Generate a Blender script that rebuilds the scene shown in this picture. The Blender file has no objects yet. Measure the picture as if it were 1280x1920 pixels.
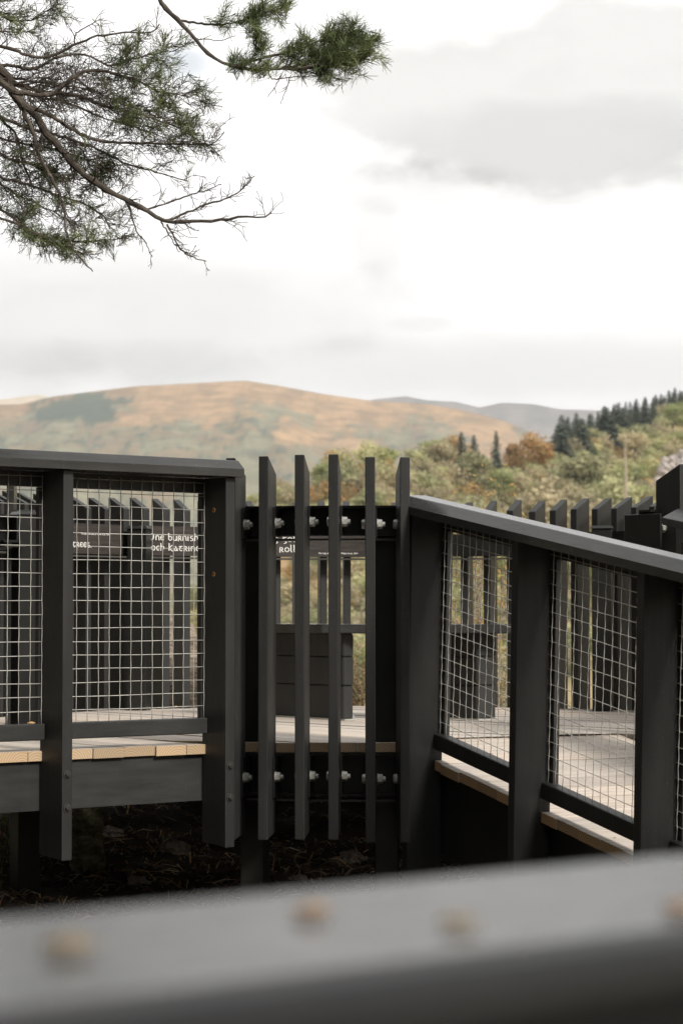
import bpy, bmesh, math, random
from mathutils import Vector, Matrix, noise
random.seed(7)
R = math.radians
scene = bpy.context.scene
C = scene.collection
F = 4500.0; HY = 1145.0          # long lens: focal length and eye level, in the units the survey was taken in
def sm(a, b, x):
    t = max(0.0, min(1.0, (x-a)/(b-a))); return t*t*(3-2*t)
def lerp(tab, x):
    if x <= tab[0][0]: return tab[0][1]
    for (x0, y0), (x1, y1) in zip(tab, tab[1:]):
        if x <= x1:
            t = (x-x0)/(x1-x0); return y0+(y1-y0)*t
    return tab[-1][1]

# ------------------------------------------------------------------ helpers
def obj(name, bm, mats, parent=None, smooth=False):
    me = bpy.data.meshes.new(name); bm.to_mesh(me); bm.free()
    for m in (mats if isinstance(mats, (list, tuple)) else [mats]): me.materials.append(m)
    if smooth:
        for p in me.polygons: p.use_smooth = True
    o = bpy.data.objects.new(name, me); C.objects.link(o)
    if parent: o.parent = parent
    return o
def thing(name, label, cat, loc=(0,0,0), rz=0, group=None):
    o = bpy.data.objects.new(name, None); C.objects.link(o)
    o.empty_display_size = .2
    o.location = loc; o.rotation_euler = (0,0,rz); o['label'] = label; o['category'] = cat
    if group: o['group'] = group
    return o
def tag(o, label=None, cat=None, group=None, kind=None):
    if label: o['label'] = label
    if cat: o['category'] = cat
    if group: o['group'] = group
    if kind: o['kind'] = kind
    return o
def dup(o, parent=None):
    c = o.copy(); C.objects.link(c); c.parent = parent
    for ch in list(o.children): dup(ch, c)
    return c
def hexa(bm, p, mi=0, bev=0.0, seg=2):
    """8 points: bottom 4 (ccw seen from above), top 4"""
    v = [bm.verts.new(q) for q in p]
    fs = []
    for idx in ((3,2,1,0),(4,5,6,7),(0,1,5,4),(1,2,6,5),(2,3,7,6),(3,0,4,7)):
        f = bm.faces.new([v[i] for i in idx]); f.material_index = mi; fs.append(f)
    if bev > 0:
        es = set(e for f in fs for e in f.edges)
        bmesh.ops.bevel(bm, geom=list(es), offset=bev, segments=seg, profile=.6, affect='EDGES')
    return fs
def box(bm, x0, x1, y0, y1, z0, z1, mi=0, bev=0.0, sh=None, seg=2):
    p = [(x0,y0,z0),(x1,y0,z0),(x1,y1,z0),(x0,y1,z0),(x0,y0,z1),(x1,y0,z1),(x1,y1,z1),(x0,y1,z1)]
    if sh: p = [sh(q) for q in p]
    return hexa(bm, p, mi, bev, seg)
def tube(bm, pts, radii, n=6, cap=True):
    rings = []
    up = Vector((.13,.2,.97))
    for i, p in enumerate(pts):
        a = Vector(pts[max(0,i-1)]); b = Vector(pts[min(len(pts)-1,i+1)])
        d = (b-a); d = d.normalized() if d.length > 1e-9 else Vector((0,0,1))
        s = d.cross(up); s = s.normalized() if s.length > 1e-4 else d.orthogonal().normalized()
        t = s.cross(d); r = radii[i] if isinstance(radii, (list,tuple)) else radii
        rings.append([bm.verts.new(Vector(p)+(s*math.cos(k*math.tau/n)+t*math.sin(k*math.tau/n))*r) for k in range(n)])
    for r0, r1 in zip(rings, rings[1:]):
        for k in range(n): bm.faces.new((r0[k], r0[(k+1)%n], r1[(k+1)%n], r1[k]))
    if cap and n > 2:
        bm.faces.new(rings[0][::-1]); bm.faces.new(rings[-1])
def rod(bm, a, b, r, n=4):
    tube(bm, [a, b], r, n)
def lathe(bm, prof, n, M):
    rings = [[bm.verts.new(M @ Vector(((abs(r)*(.87 if r < 0 and k % 2 else 1))*math.cos(k*math.tau/n), (abs(r)*(.87 if r < 0 and k % 2 else 1))*math.sin(k*math.tau/n), z))) for k in range(n)] for r, z in prof]
    for r0, r1 in zip(rings, rings[1:]):
        for k in range(n): bm.faces.new((r0[k], r0[(k+1)%n], r1[(k+1)%n], r1[k]))
    bm.faces.new(rings[0][::-1]); bm.faces.new(rings[-1])

# ------------------------------------------------------------------ materials
def mat(name):
    m = bpy.data.materials.new(name); m.use_nodes = True
    nt = m.node_tree; b = nt.nodes['Principled BSDF']
    return m, nt, b
def N(nt, t, **kw):
    n = nt.nodes.new(t)
    for k, v in kw.items():
        if k in n.inputs: n.inputs[k].default_value = v
        else: setattr(n, k, v)
    return n
def ramp(nt, fac, stops):
    r = nt.nodes.new('ShaderNodeValToRGB'); nt.links.new(fac, r.inputs[0])
    e = r.color_ramp.elements
    while len(e) < len(stops): e.new(.5)
    for i, (p, c) in enumerate(stops): e[i].position = p; e[i].color = (*c, 1)
    return r
def noise_tex(nt, scale, detail=4, rough=.55, vec=None, stretch=None, dist=0):
    tc = nt.nodes.new('ShaderNodeTexCoord'); out = vec or tc.outputs['Object']
    if stretch:
        mp = nt.nodes.new('ShaderNodeMapping'); mp.inputs['Scale'].default_value = stretch
        nt.links.new(out, mp.inputs[0]); out = mp.outputs[0]
    n = N(nt, 'ShaderNodeTexNoise', Scale=scale, Detail=detail, Roughness=rough, Distortion=dist)
    nt.links.new(out, n.inputs['Vector']); return n
def bump(nt, b, h, strength, dist=.002):
    bp = N(nt, 'ShaderNodeBump', Strength=strength, Distance=dist)
    nt.links.new(h, bp.inputs['Height']); nt.links.new(bp.outputs[0], b.inputs['Normal'])

def paint(name, c, rough=.5, speck=True, grain=(9,9,.8), spec=.45, bs=.35):
    m, nt, b = mat(name)
    n1 = noise_tex(nt, 3.0, 5, .6)
    r1 = ramp(nt, n1.outputs[0], [(.3, tuple(x*.82 for x in c)), (.7, tuple(x*1.18 for x in c))])
    out = r1.outputs[0]
    if speck:
        n2 = noise_tex(nt, 190, 2, .5); r2 = ramp(nt, n2.outputs[0], [(.735,(0,0,0)),(.76,(1,1,1))])
        mx = N(nt, 'ShaderNodeMix', data_type='RGBA'); nt.links.new(r2.outputs[0], mx.inputs[0])
        nt.links.new(out, mx.inputs[6]); mx.inputs[7].default_value = (.20,.19,.17,1); out = mx.outputs[2]
        n4 = noise_tex(nt, 14, 4, .65, stretch=(1.6,1.6,.16)); r4 = ramp(nt, n4.outputs[0], [(.66,(0,0,0)),(.8,(.3,.3,.3))])
        m2 = N(nt, 'ShaderNodeMix', data_type='RGBA'); nt.links.new(r4.outputs[0], m2.inputs[0])
        nt.links.new(out, m2.inputs[6]); m2.inputs[7].default_value = (.12,.115,.10,1); out = m2.outputs[2]
    n6 = noise_tex(nt, 30, 5, .6, stretch=(grain[0]/9, grain[1]/9, grain[2]/9)); r6 = ramp(nt, n6.outputs[0], [(.3,(.82,.82,.82)),(.7,(1.2,1.2,1.2))])
    m6 = N(nt, 'ShaderNodeMix', data_type='RGBA', blend_type='MULTIPLY'); m6.inputs[0].default_value = 1
    nt.links.new(out, m6.inputs[6]); nt.links.new(r6.outputs[0], m6.inputs[7]); out = m6.outputs[2]
    nt.links.new(out, b.inputs['Base Color'])
    n3 = noise_tex(nt, 22, 6, .6, stretch=grain)
    rr = ramp(nt, n3.outputs[0], [(.3,(rough-.06,)*3),(.7,(rough+.07,)*3)])
    nt.links.new(rr.outputs[0], b.inputs['Roughness'])
    bump(nt, b, n3.outputs[0], bs, .0012)
    b.inputs['Specular IOR Level'].default_value = spec
    return m
M_paint = paint('charcoal_timber_paint', (.0245,.0248,.0240), .50)
M_rail = paint('charcoal_handrail_paint', (.0425,.0425,.0415), .20, grain=(1.2,9,9), spec=.30, bs=.12)
M_steel, nt, b = mat('black_painted_steel')
n = noise_tex(nt, 5, 4); r = ramp(nt, n.outputs[0], [(.3,(.010,.011,.010)),(.7,(.022,.022,.020))])
nt.links.new(r.outputs[0], b.inputs['Base Color']); b.inputs['Roughness'].default_value = .33
n = noise_tex(nt, 60, 3); bump(nt, b, n.outputs[0], .08)
M_galv_dark, nt, b = mat('worn_black_steel'); b.inputs['Base Color'].default_value = (.07,.068,.062,1); b.inputs['Roughness'].default_value = .3
M_galv, nt, b = mat('galvanised_steel')
n = noise_tex(nt, 260, 3); r = ramp(nt, n.outputs[0], [(.3,(.42,.42,.39)),(.7,(.66,.65,.60))])
nt.links.new(r.outputs[0], b.inputs['Base Color']); b.inputs['Metallic'].default_value = .45; b.inputs['Roughness'].default_value = .42
M_wire, nt, b = mat('galvanised_wire')
n = noise_tex(nt, 9, 4); r = ramp(nt, n.outputs[0], [(.35,(.46,.445,.41)),(.65,(.74,.72,.66))])
nt.links.new(r.outputs[0], b.inputs['Base Color']); b.inputs['Metallic'].default_value = .25; b.inputs['Roughness'].default_value = .45
M_bolt, nt, b = mat('dull_bolt_steel')
b.inputs['Base Color'].default_value = (.07,.068,.062,1); b.inputs['Metallic'].default_value = .5; b.inputs['Roughness'].default_value = .4
M_raw, nt, b = mat('raw_wood_hole')
b.inputs['Base Color'].default_value = (.50,.26,.09,1); b.inputs['Roughness'].default_value = .8
M_hole, nt, b = mat('dark_screw'); b.inputs['Base Color'].default_value = (.03,.02,.015,1)
# deck boards: weathered tops, fresh cut ends with growth rings (UV in metres from the pith)
M_deck, nt, b = mat('weathered_deck_board')
tc = N(nt, 'ShaderNodeUVMap', uv_map='grain')
mp = N(nt, 'ShaderNodeMapping'); mp.inputs['Scale'].default_value = (1.3, 26, 1); nt.links.new(tc.outputs[0], mp.inputs[0])
n = N(nt, 'ShaderNodeTexNoise', Scale=3.5, Detail=6, Roughness=.62, Distortion=.5); nt.links.new(mp.outputs[0], n.inputs['Vector'])
r = ramp(nt, n.outputs[0], [(.28,(.30,.235,.185)),(.45,(.53,.455,.385)),(.72,(.67,.60,.53))])
at = N(nt, 'ShaderNodeAttribute', attribute_name='shade')
mm = N(nt, 'ShaderNodeMix', data_type='RGBA', blend_type='MULTIPLY'); mm.inputs[0].default_value = 1
nt.links.new(r.outputs[0], mm.inputs[6]); nt.links.new(at.outputs['Color'], mm.inputs[7])
n5 = noise_tex(nt, 26, 3, .5); r5 = ramp(nt, n5.outputs[0], [(.70,(0,0,0)),(.76,(.8,.8,.8))])
m5 = N(nt, 'ShaderNodeMix', data_type='RGBA'); nt.links.new(r5.outputs[0], m5.inputs[0]); nt.links.new(mm.outputs[2], m5.inputs[6]); m5.inputs[7].default_value = (.22,.14,.08,1)
nt.links.new(m5.outputs[2], b.inputs['Base Color']); b.inputs['Roughness'].default_value = .62
bump(nt, b, n.outputs[0], .5, .0015)
def end_wood(name, c0, c1, fr):
    m, nt, b = mat(name)
    uv = N(nt, 'ShaderNodeUVMap', uv_map='grain')
    nz = N(nt, 'ShaderNodeTexNoise', Scale=30, Detail=3); nt.links.new(uv.outputs[0], nz.inputs['Vector'])
    ln = N(nt, 'ShaderNodeVectorMath', operation='LENGTH'); nt.links.new(uv.outputs[0], ln.inputs[0])
    a = N(nt, 'ShaderNodeMath', operation='MULTIPLY_ADD'); nt.links.new(nz.outputs[0], a.inputs[0]); a.inputs[1].default_value = .006; nt.links.new(ln.outputs['Value'], a.inputs[2])
    s = N(nt, 'ShaderNodeMath', operation='MULTIPLY'); nt.links.new(a.outputs[0], s.inputs[0]); s.inputs[1].default_value = fr
    f = N(nt, 'ShaderNodeMath', operation='FRACT'); nt.links.new(s.outputs[0], f.inputs[0])
    r = ramp(nt, f.outputs[0], [(0,c0),(.35,c0),(.85,c1),(1,c0)])
    at = N(nt, 'ShaderNodeAttribute', attribute_name='shade')
    mm = N(nt, 'ShaderNodeMix', data_type='RGBA', blend_type='MULTIPLY'); mm.inputs[0].default_value = 1
    nt.links.new(r.outputs[0], mm.inputs[6]); nt.links.new(at.outputs['Color'], mm.inputs[7])
    nt.links.new(mm.outputs[2], b.inputs['Base Color']); b.inputs['Roughness'].default_value = .75
    return m
M_end = end_wood('fresh_cut_board_end', (.56,.41,.26), (.38,.26,.15), 105)
M_end_old = end_wood('weathered_board_end', (.50,.33,.18), (.20,.12,.06), 105)
M_sign, nt, b = mat('dark_brown_sign_board')
n = noise_tex(nt, 6, 6, .65, stretch=(1,1,14)); r = ramp(nt, n.outputs[0], [(.35,(.018,.0135,.0115)),(.68,(.052,.040,.034))])
nt.links.new(r.outputs[0], b.inputs['Base Color']); b.inputs['Roughness'].default_value = .55; bump(nt, b, n.outputs[0], .5)
M_white, nt, b = mat('white_sign_lettering'); b.inputs['Base Color'].default_value = (.88,.86,.82,1); b.inputs['Roughness'].default_value = .5

M_litter, nt, b = mat('forest_floor_soil')
n = noise_tex(nt, 7, 8, .7); r = ramp(nt, n.outputs[0], [(.3,(.018,.013,.009)),(.5,(.05,.036,.023)),(.66,(.10,.075,.045)),(.8,(.07,.09,.03))])
nt.links.new(r.outputs[0], b.inputs['Base Color']); b.inputs['Roughness'].default_value = .95; bump(nt, b, n.outputs[0], 1, .03)
def vcol(name, attr='tint', rough=.9, var=.25, scale=1.0):
    m, nt, b = mat(name)
    at = N(nt, 'ShaderNodeAttribute', attribute_name=attr)
    n = noise_tex(nt, scale, 6, .6); r = ramp(nt, n.outputs[0], [(.3,(1-var,)*3),(.7,(1+var,)*3)])
    mm = N(nt, 'ShaderNodeMix', data_type='RGBA', blend_type='MULTIPLY'); mm.inputs[0].default_value = 1
    nt.links.new(at.outputs['Color'], mm.inputs[6]); nt.links.new(r.outputs[0], mm.inputs[7])
    nt.links.new(mm.outputs[2], b.inputs['Base Color']); b.inputs['Roughness'].default_value = rough
    b.inputs['Specular IOR Level'].default_value = .15
    return m
M_hill = vcol('grass_and_heather_hill', scale=.02)
M_bits = vcol('dry_twigs_and_needles', scale=9)
def leafm(name, c0, c1, sc=.8, trans=.35, rnd=.25):
    m, nt, b = mat(name)
    n = noise_tex(nt, sc, 4, .6)
    r = ramp(nt, n.outputs[0], [(.35,c0),(.65,c1)])
    oi = N(nt, 'ShaderNodeObjectInfo'); mr = N(nt, 'ShaderNodeMapRange'); mr.inputs[3].default_value = 1-rnd; mr.inputs[4].default_value = 1+rnd
    nt.links.new(oi.outputs['Random'], mr.inputs[0])
    hs = N(nt, 'ShaderNodeHueSaturation'); nt.links.new(r.outputs[0], hs.inputs['Color']); nt.links.new(mr.outputs[0], hs.inputs['Value'])
    n9 = noise_tex(nt, .11, 2, .5); r9 = ramp(nt, n9.outputs[0], [(.38,(.68,.70,.66)),(.62,(1.25,1.2,1.12))])
    m9 = N(nt, 'ShaderNodeMix', data_type='RGBA', blend_type='MULTIPLY'); m9.inputs[0].default_value = 1 if sc < 1 else 0
    nt.links.new(r.outputs[0], m9.inputs[6]); nt.links.new(r9.outputs[0], m9.inputs[7]); nt.links.new(m9.outputs[2], hs.inputs['Color'])
    nt.links.new(hs.outputs[0], b.inputs['Base Color']); b.inputs['Roughness'].default_value = .7
    b.inputs['Specular IOR Level'].default_value = .2
    tr = N(nt, 'ShaderNodeBsdfTranslucent'); nt.links.new(hs.outputs[0], tr.inputs[0])
    ms = N(nt, 'ShaderNodeMixShader'); ms.inputs[0].default_value = trans
    nt.links.new(b.outputs[0], ms.inputs[1]); nt.links.new(tr.outputs[0], ms.inputs[2])
    nt.links.new(ms.outputs[0], nt.nodes['Material Output'].inputs[0])
    return m
L_olive = leafm('olive_autumn_leaves', (.275,.285,.155), (.45,.44,.265))
L_tan = leafm('tan_autumn_leaves', (.38,.34,.215), (.55,.475,.33))
L_orange = leafm('rust_orange_leaves', (.46,.25,.11), (.38,.30,.14))
L_green = leafm('green_leaves', (.25,.30,.135), (.42,.44,.20))
L_conif = leafm('dark_conifer_needles', (.095,.13,.105), (.155,.19,.15), trans=.1)  # needle green lightened towards grey, distance haze put into the colour
L_heath = leafm('heather_flowers', (.42,.25,.15), (.14,.15,.05), sc=30)
L_birch = leafm('orange_birch_leaves', (.62,.33,.11), (.46,.38,.15), sc=14)
L_birchg = leafm('yellow_green_leaves', (.32,.34,.10), (.50,.44,.16), sc=14)
M_needle = leafm('pine_needles', (.10,.135,.06), (.25,.285,.13), sc=6, trans=.25, rnd=0)
M_bark, nt, b = mat('pine_bark')
n = noise_tex(nt, 18, 6, .7); r = ramp(nt, n.outputs[0], [(.3,(.03,.024,.019)),(.55,(.10,.08,.063)),(.75,(.19,.165,.14))])
nt.links.new(r.outputs[0], b.inputs['Base Color']); b.inputs['Roughness'].default_value = .9; bump(nt, b, n.outputs[0], 1, .006)
M_rock, nt, b = mat('grey_rock')
n = noise_tex(nt, .35, 8, .7); r = ramp(nt, n.outputs[0], [(.35,(.24,.19,.16)),(.5,(.44,.39,.36)),(.7,(.62,.58,.54))])
nt.links.new(r.outputs[0], b.inputs['Base Color']); b.inputs['Roughness'].default_value = .9; bump(nt, b, n.outputs[0], 1, .5)
M_moss, nt, b = mat('mossy_stone')
n = noise_tex(nt, 9, 8, .7, stretch=(1,1,3)); r = ramp(nt, n.outputs[0], [(.35,(.10,.10,.05)),(.5,(.30,.31,.16)),(.65,(.62,.60,.50))])
nt.links.new(r.outputs[0], b.inputs['Base Color']); b.inputs['Roughness'].default_value = .95; bump(nt, b, n.outputs[0], 1, .02)
M_pale, nt, b = mat('pale_dead_wood')
n = noise_tex(nt, 12, 7, .7, stretch=(1,1,5)); r = ramp(nt, n.outputs[0], [(.35,(.16,.11,.08)),(.5,(.38,.31,.24)),(.7,(.58,.50,.40))])
nt.links.new(r.outputs[0], b.inputs['Base Color']); b.inputs['Roughness'].default_value = .9; bump(nt, b, n.outputs[0], 1, .02)
M_leaf, nt, b = mat('fallen_orange_leaf')
n = noise_tex(nt, 60, 3); r = ramp(nt, n.outputs[0], [(.35,(.85,.50,.20)),(.7,(.92,.70,.42))])
nt.links.new(r.outputs[0], b.inputs['Base Color']); b.inputs['Roughness'].default_value = .6
M_leaf2, nt, b = mat('fallen_tan_leaf')
r = ramp(nt, noise_tex(nt, 60, 3).outputs[0], [(.35,(.85,.64,.36)),(.7,(.95,.82,.58))])
nt.links.new(r.outputs[0], b.inputs['Base Color']); b.inputs['Roughness'].default_value = .6

for m_ in (M_leaf, M_leaf2):
    nt = m_.node_tree; b = nt.nodes['Principled BSDF']; tr = N(nt, 'ShaderNodeBsdfTranslucent'); ms = N(nt, 'ShaderNodeMixShader'); ms.inputs[0].default_value = .5
    nt.links.new(b.inputs['Base Color'].links[0].from_socket, tr.inputs[0]); nt.links.new(b.outputs[0], ms.inputs[1]); nt.links.new(tr.outputs[0], ms.inputs[2])
    nt.links.new(ms.outputs[0], nt.nodes['Material Output'].inputs[0])
# ------------------------------------------------------------------ terrain
NEAR = [(0,-1.8),(7.5,-1.62),(9,-1.36),(11,-1.08),(13,-.80),(14,-.70),(15.2,-.9),(20,-2.4),(35,-6),(60,-12),(130,-24),(220,-28)]
CREST_Y = [(100,1225),(300,1180),(400,1060),(450,985),(500,945),(560,915),(620,900),(700,888),(850,878),(950,866),(1050,840),(1150,805),(1280,758),(1500,705),(2000,610),(4000,600)]
CREST_D = [(100,380),(420,420),(700,450),(850,480),(1000,560),(1150,680),(1280,800),(1500,900),(4000,1000)]
MAIN_Y = [(-2500,900),(-800,820),(-200,770),(40,760),(100,745),(160,737),(250,725),(400,716),(460,713),(520,722),(600,737),(700,751),(800,757),(870,769),(930,785),(970,799),(1060,850),(1400,900),(4000,950)]
FAR_Y = [(-2500,830),(-300,765),(0,752),(70,742),(140,757),(300,790),(600,780),(660,760),(700,748),(760,742),(800,750),(855,753),(900,764),(940,755),(1000,758),(1050,768),(1150,772),(1400,790),(4000,850)]
def terr(r, p):
    if r <= 220: z = lerp(NEAR, r)
    else: z = -28
    rough = noise.fractal(Vector((p*.004, r*.004, 3.1)), 1, 2, 4)
    if r > 220:
        D = lerp(CREST_D, p); zc = (HY-lerp(CREST_Y, p))/F*D
        if r < D:
            t = (r-220)/(D-220); z = -28+(zc+28)*(t**1.15) + rough*1.2*math.sin(math.pi*t)
        else:
            z = zc-(zc+30)*sm(0, 500, r-D)
    if r > 1500:
        zc = (HY-lerp(MAIN_Y, p))/F*4200
        nn = noise.fractal(Vector((p*.006, r*.0012, 7.7)), .9, 2.1, 5)
        if r <= 4200:
            t = (r-1500)/2700; z = max(z, -30)+(zc+30)*(.55*t+.45*t*t)*1.0 + nn*26*math.sin(math.pi*min(1,t*1.02))
        else: z = zc-(zc+20)*sm(4200, 5600, r)
    if r > 5000:
        zc = (HY-lerp(FAR_Y, p))/F*7500
        if r <= 7500: z = max(z, -20+(zc+20)*((r-5000)/2500)**1.2)
        else: z = zc-(zc+20)*sm(7500, 9500, r)
    return z
def p_of(az):
    if abs(az) > R(36): az = math.copysign(R(36), az)
    return 640+F*math.tan(az)
azs = []
a = -180.0
while a < 180.0001:
    azs.append(R(a)); s = abs(a); a += .05 if s < 9 else (.25 if s < 14 else (2 if s < 40 else 10))
def mixc(a, b, t): return tuple(x+(y-x)*t for x, y in zip(a, b))
def hill_col(x, y, r, p, z):
    n1 = noise.fractal(Vector((x*.006, z*.018, y*.0012)), .8, 2, 5)
    n2 = noise.fractal(Vector((x*.020+9, z*.032, y*.002)), .8, 2, 5)
    if r > 5000:
        c = mixc((.22,.19,.17), (.13,.13,.125), sm(-.3,.4,n1))
        return mixc((.58,.47,.33), c, sm(-520,-420,x) if x < 0 else 1)
    if r > 1300:
        grass = mixc((.385,.25,.135), (.28,.185,.105), sm(-.3,.45,n2))
        grass = mixc(grass, (.34,.21,.14), sm(.28,.5,n1)*.8)
        n4 = noise.fractal(Vector((x*.06, z*.09, y*.01+4)), .9, 2, 4); grass = mixc(grass, (.20,.14,.085), sm(.05,.5,n4)*.4)
        green = mixc((.06,.095,.07), (.20,.195,.125), sm(-.05,.35,n2))
        # woods climb higher on the left shoulder than on the right
        line = lerp([(-800,312),(-525,308),(-320,302),(-200,292),(-115,274),(-65,248),(-33,226),(200,212),(400,205)], x)
        t = max(sm(-16, 20, line + 26 - z + n1*80 + n2*40), .8*sm(.16,.34,n1+n2*.4)*sm(375,330,z))*.92
        t *= .55 + .45*sm(-.15,.15,n2+n4*.5)
        c = mixc(grass, green, t)
        if -590 < x < -300: c = mixc(c, (.055,.085,.06), sm(1.2,.6, ((x+440)/88)**2+((z-338)/44)**2+n2*1.3+n1*.8)*.95)
        return c
    n3 = noise.fractal(Vector((x*.03, y*.03, 0)), .8, 2, 4)
    c = mixc((.33,.28,.13), (.42,.29,.16), sm(-.3,.3,n3))
    return mixc(c, (.16,.17,.07), sm(.0,.35,noise.fractal(Vector((x*.08, y*.05, 5)), .8, 2, 4)))
def sheet(name, rows, m, colour=True):
    bm = bmesh.new(); grid = []
    lay = bm.verts.layers.float_color.new('tint')
    for r in rows:
        row = []
        for az in azs:
            p = p_of(az); z = terr(r, p)
            x, y = r*math.sin(az), r*math.cos(az)
            if r < 20: z += noise.fractal(Vector((x*1.3, y*1.3, 0)), .8, 2, 4)*.07
            v = bm.verts.new((x, y, z)); v[lay] = (*(hill_col(x, y, r, p, z) if colour else (1,1,1)), 1)
            row.append(v)
        grid.append(row)
    for r0, r1 in zip(grid, grid[1:]):
        for i in range(len(azs)-1): bm.faces.new((r0[i], r0[i+1], r1[i+1], r1[i]))
    bmesh.ops.remove_doubles(bm, verts=[v for row in grid for v in (row[0], row[-1])], dist=1e-4)
    return tag(obj(name, bm, m, smooth=True), kind='structure')
# trim azimuth density for the near ring: it is only coarse terrain
rows1 = [.02,1,2.5,4,6,7,8,9,9.5,10,10.5,11,11.5,12,12.5,13,13.5,14,14.5,15.2,16,18,21,25,30,36,45,60,85,120,160,220]
full = azs; azs = [a for i, a in enumerate(full) if abs(a) > R(9) or i % 6 == 0]
ground = sheet('ground', rows1, M_litter)
rows2 = [220]+[220+18*i for i in range(1, 60)]+[1400,1500]
azs = [a for i, a in enumerate(full) if abs(a) > R(9) or i % 2 == 0]
hillside = sheet('hillside', rows2, M_hill)
azs = full
rows3 = [1500+45*i for i in range(0, 61)]+[4300,4500,4800,5200,5600,6000,6400,6800,7100,7300,7500,7700,8200,9500,14000]
hills = sheet('hills', rows3, M_hill)

# ------------------------------------------------------------------ decks and boards
def boards(name, poly_x, poly_y_rng, zf, width, thick, along, parent, mats, seed=0, gap=.005, M=None):
    pass
def add_board(bm, q, zt, th, uvl, shl, seedv, endm, tilt=None, flip=False):
    """q: 4 (x,y) corners: (start,left)(end,left)(end,right)(start,right); the ends are q0-q3 and q1-q2"""
    rnd = random.Random(seedv)
    z = tilt or (lambda x, y: zt)
    dz = rnd.uniform(-.0015,.0015)
    T = [bm.verts.new((x, y, z(x,y)+dz)) for x, y in q]; B = [bm.verts.new((x, y, z(x,y)+dz-th)) for x, y in q]
    s = rnd.uniform(.84, 1.14); off = rnd.uniform(0, 50); warm = rnd.uniform(-.03,.03)
    L = (Vector(q[1])-Vector(q[0])).length; W = (Vector(q[3])-Vector(q[0])).length
    px = rnd.uniform(.1,.9)*W; pz = -th-rnd.uniform(.0,.03)
    def face(vs, uv, mi, k=1.0):
        try: f = bm.faces.new(vs)
        except ValueError: return
        f.material_index = mi
        for l, u in zip(f.loops, uv): l[uvl].uv = u
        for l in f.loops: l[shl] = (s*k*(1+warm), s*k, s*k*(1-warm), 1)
    o = off
    face(T[::-1] if not flip else T, [(o,W),(o+L,W),(o+L,0),(o,0)] if not flip else [(o,0),(o+L,0),(o+L,W),(o,W)], 0)
    face(B, [(o,0),(o+L,0),(o+L,W),(o,W)], 0)
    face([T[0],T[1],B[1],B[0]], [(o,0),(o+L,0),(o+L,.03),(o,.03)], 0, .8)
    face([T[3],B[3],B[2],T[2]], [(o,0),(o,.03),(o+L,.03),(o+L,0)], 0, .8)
    for a_, b_ in ((0,3),(2,1)):
        face([T[a_],B[a_],B[b_],T[b_]], [(0-px,-pz),(0-px,-th-pz),(W-px,-th-pz),(W-px,-pz)], endm)
def new_board_bm():
    bm = bmesh.new(); return bm, bm.loops.layers.uv.new('grain'), bm.loops.layers.float_color.new('shade')
CX, CY = .12, 10.97; RO = 1.93; DZ = -.505
bdir = Vector((-.649,.760)); bper = Vector((.760,.649))
platform = thing('viewing_platform', 'round timber platform with pale weathered boards inside the picket ring', 'platform', (CX, CY, DZ))
bm, uvl, shl = new_board_bm()
RD = 1.785; w = .138
k = -13
i = 0
v = -RD+.001
while v < RD:
    v1 = min(v+w, RD-.0005)
    c0 = math.sqrt(max(0, RD*RD-v*v)); c1 = math.sqrt(max(0, RD*RD-v1*v1))
    nseg = 3
    # plank clipped by the circle at both ends
    A = [bper*v - bdir*c0, bper*v + bdir*c0, bper*v1 + bdir*c1, bper*v1 - bdir*c1]
    add_board(bm, [tuple(A[0]), tuple(A[1]), tuple(A[2]), tuple(A[3])], 0, .036, uvl, shl, 100+i, 1, flip=False)
    v += w+.0075; i += 1
bmesh.ops.recalc_face_normals(bm, faces=bm.faces)
def cut(bm, p, n):
    bmesh.ops.bisect_plane(bm, geom=bm.verts[:]+bm.edges[:]+bm.faces[:], plane_co=(p[0]-CX, p[1]-CY, 0), plane_no=(n[0], n[1], 0))
def drop(bm, test):
    fs = [f for f in bm.faces if test(f.calc_center_median()+Vector((CX, CY, 0)))]
    bmesh.ops.delete(bm, geom=fs, context='FACES')
Dv, Nv, Pv = Vector((.438,-.899)), Vector((.899,.438)), Vector((.253, 9.10))
cut(bm, Pv+Dv*-.352, Dv); cut(bm, Pv+Nv*.110, Nv); cut(bm, Pv+Nv*1.172, Nv)
drop(bm, lambda c: (c.xy-Pv).dot(Dv) > -.352 and .110 < (c.xy-Pv).dot(Nv) < 1.172)
Ev, Kv, Qv = Vector((.760,.649)), Vector((-.649,.760)), Vector((-.418, 9.05))
cut(bm, Qv+Ev*-.0188, Ev); cut(bm, Qv+Kv*1.451, Kv)
drop(bm, lambda c: (c.xy-Qv).dot(Ev) < -.0188 and (c.xy-Qv).dot(Kv) < 1.451)
obj('deck_boards', bm, [M_deck, M_end], platform)
# joists and columns
for yy in (-1.2,-.6,0,.6,1.2):
    bm = bmesh.new(); L = math.sqrt(1.68**2-yy*yy)
    sh = lambda q, yy=yy: tuple(bper.x*(q[1])+bdir.x*(-0)+bper.x*0 + bdir.x*0 + 0 for _ in (0,)) 
    P = []
    for z in (-.20,-.037):
        for a_, b_ in ((-L,-.022),(L,-.022),(L,.022),(-L,.022)):
            pt = bper*a_ + bdir*(yy+b_); P.append((pt.x, pt.y, z))
    hexa(bm, P); bmesh.ops.recalc_face_normals(bm, faces=bm.faces)
    obj('joist', bm, M_paint, platform)
def ring_pt(phi, r): return Vector((CX+r*math.sin(R(phi)), CY-r*math.cos(R(phi)), 0))   # phi from the near side, + to the right
COLS = [(-15.5, 1.70, .405), (1.8, 1.70, .405), (46, 1.66, .37), (134.5, 1.68, .425), (-137, 1.68, .425), (-61, 1.66, .415)]
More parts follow.
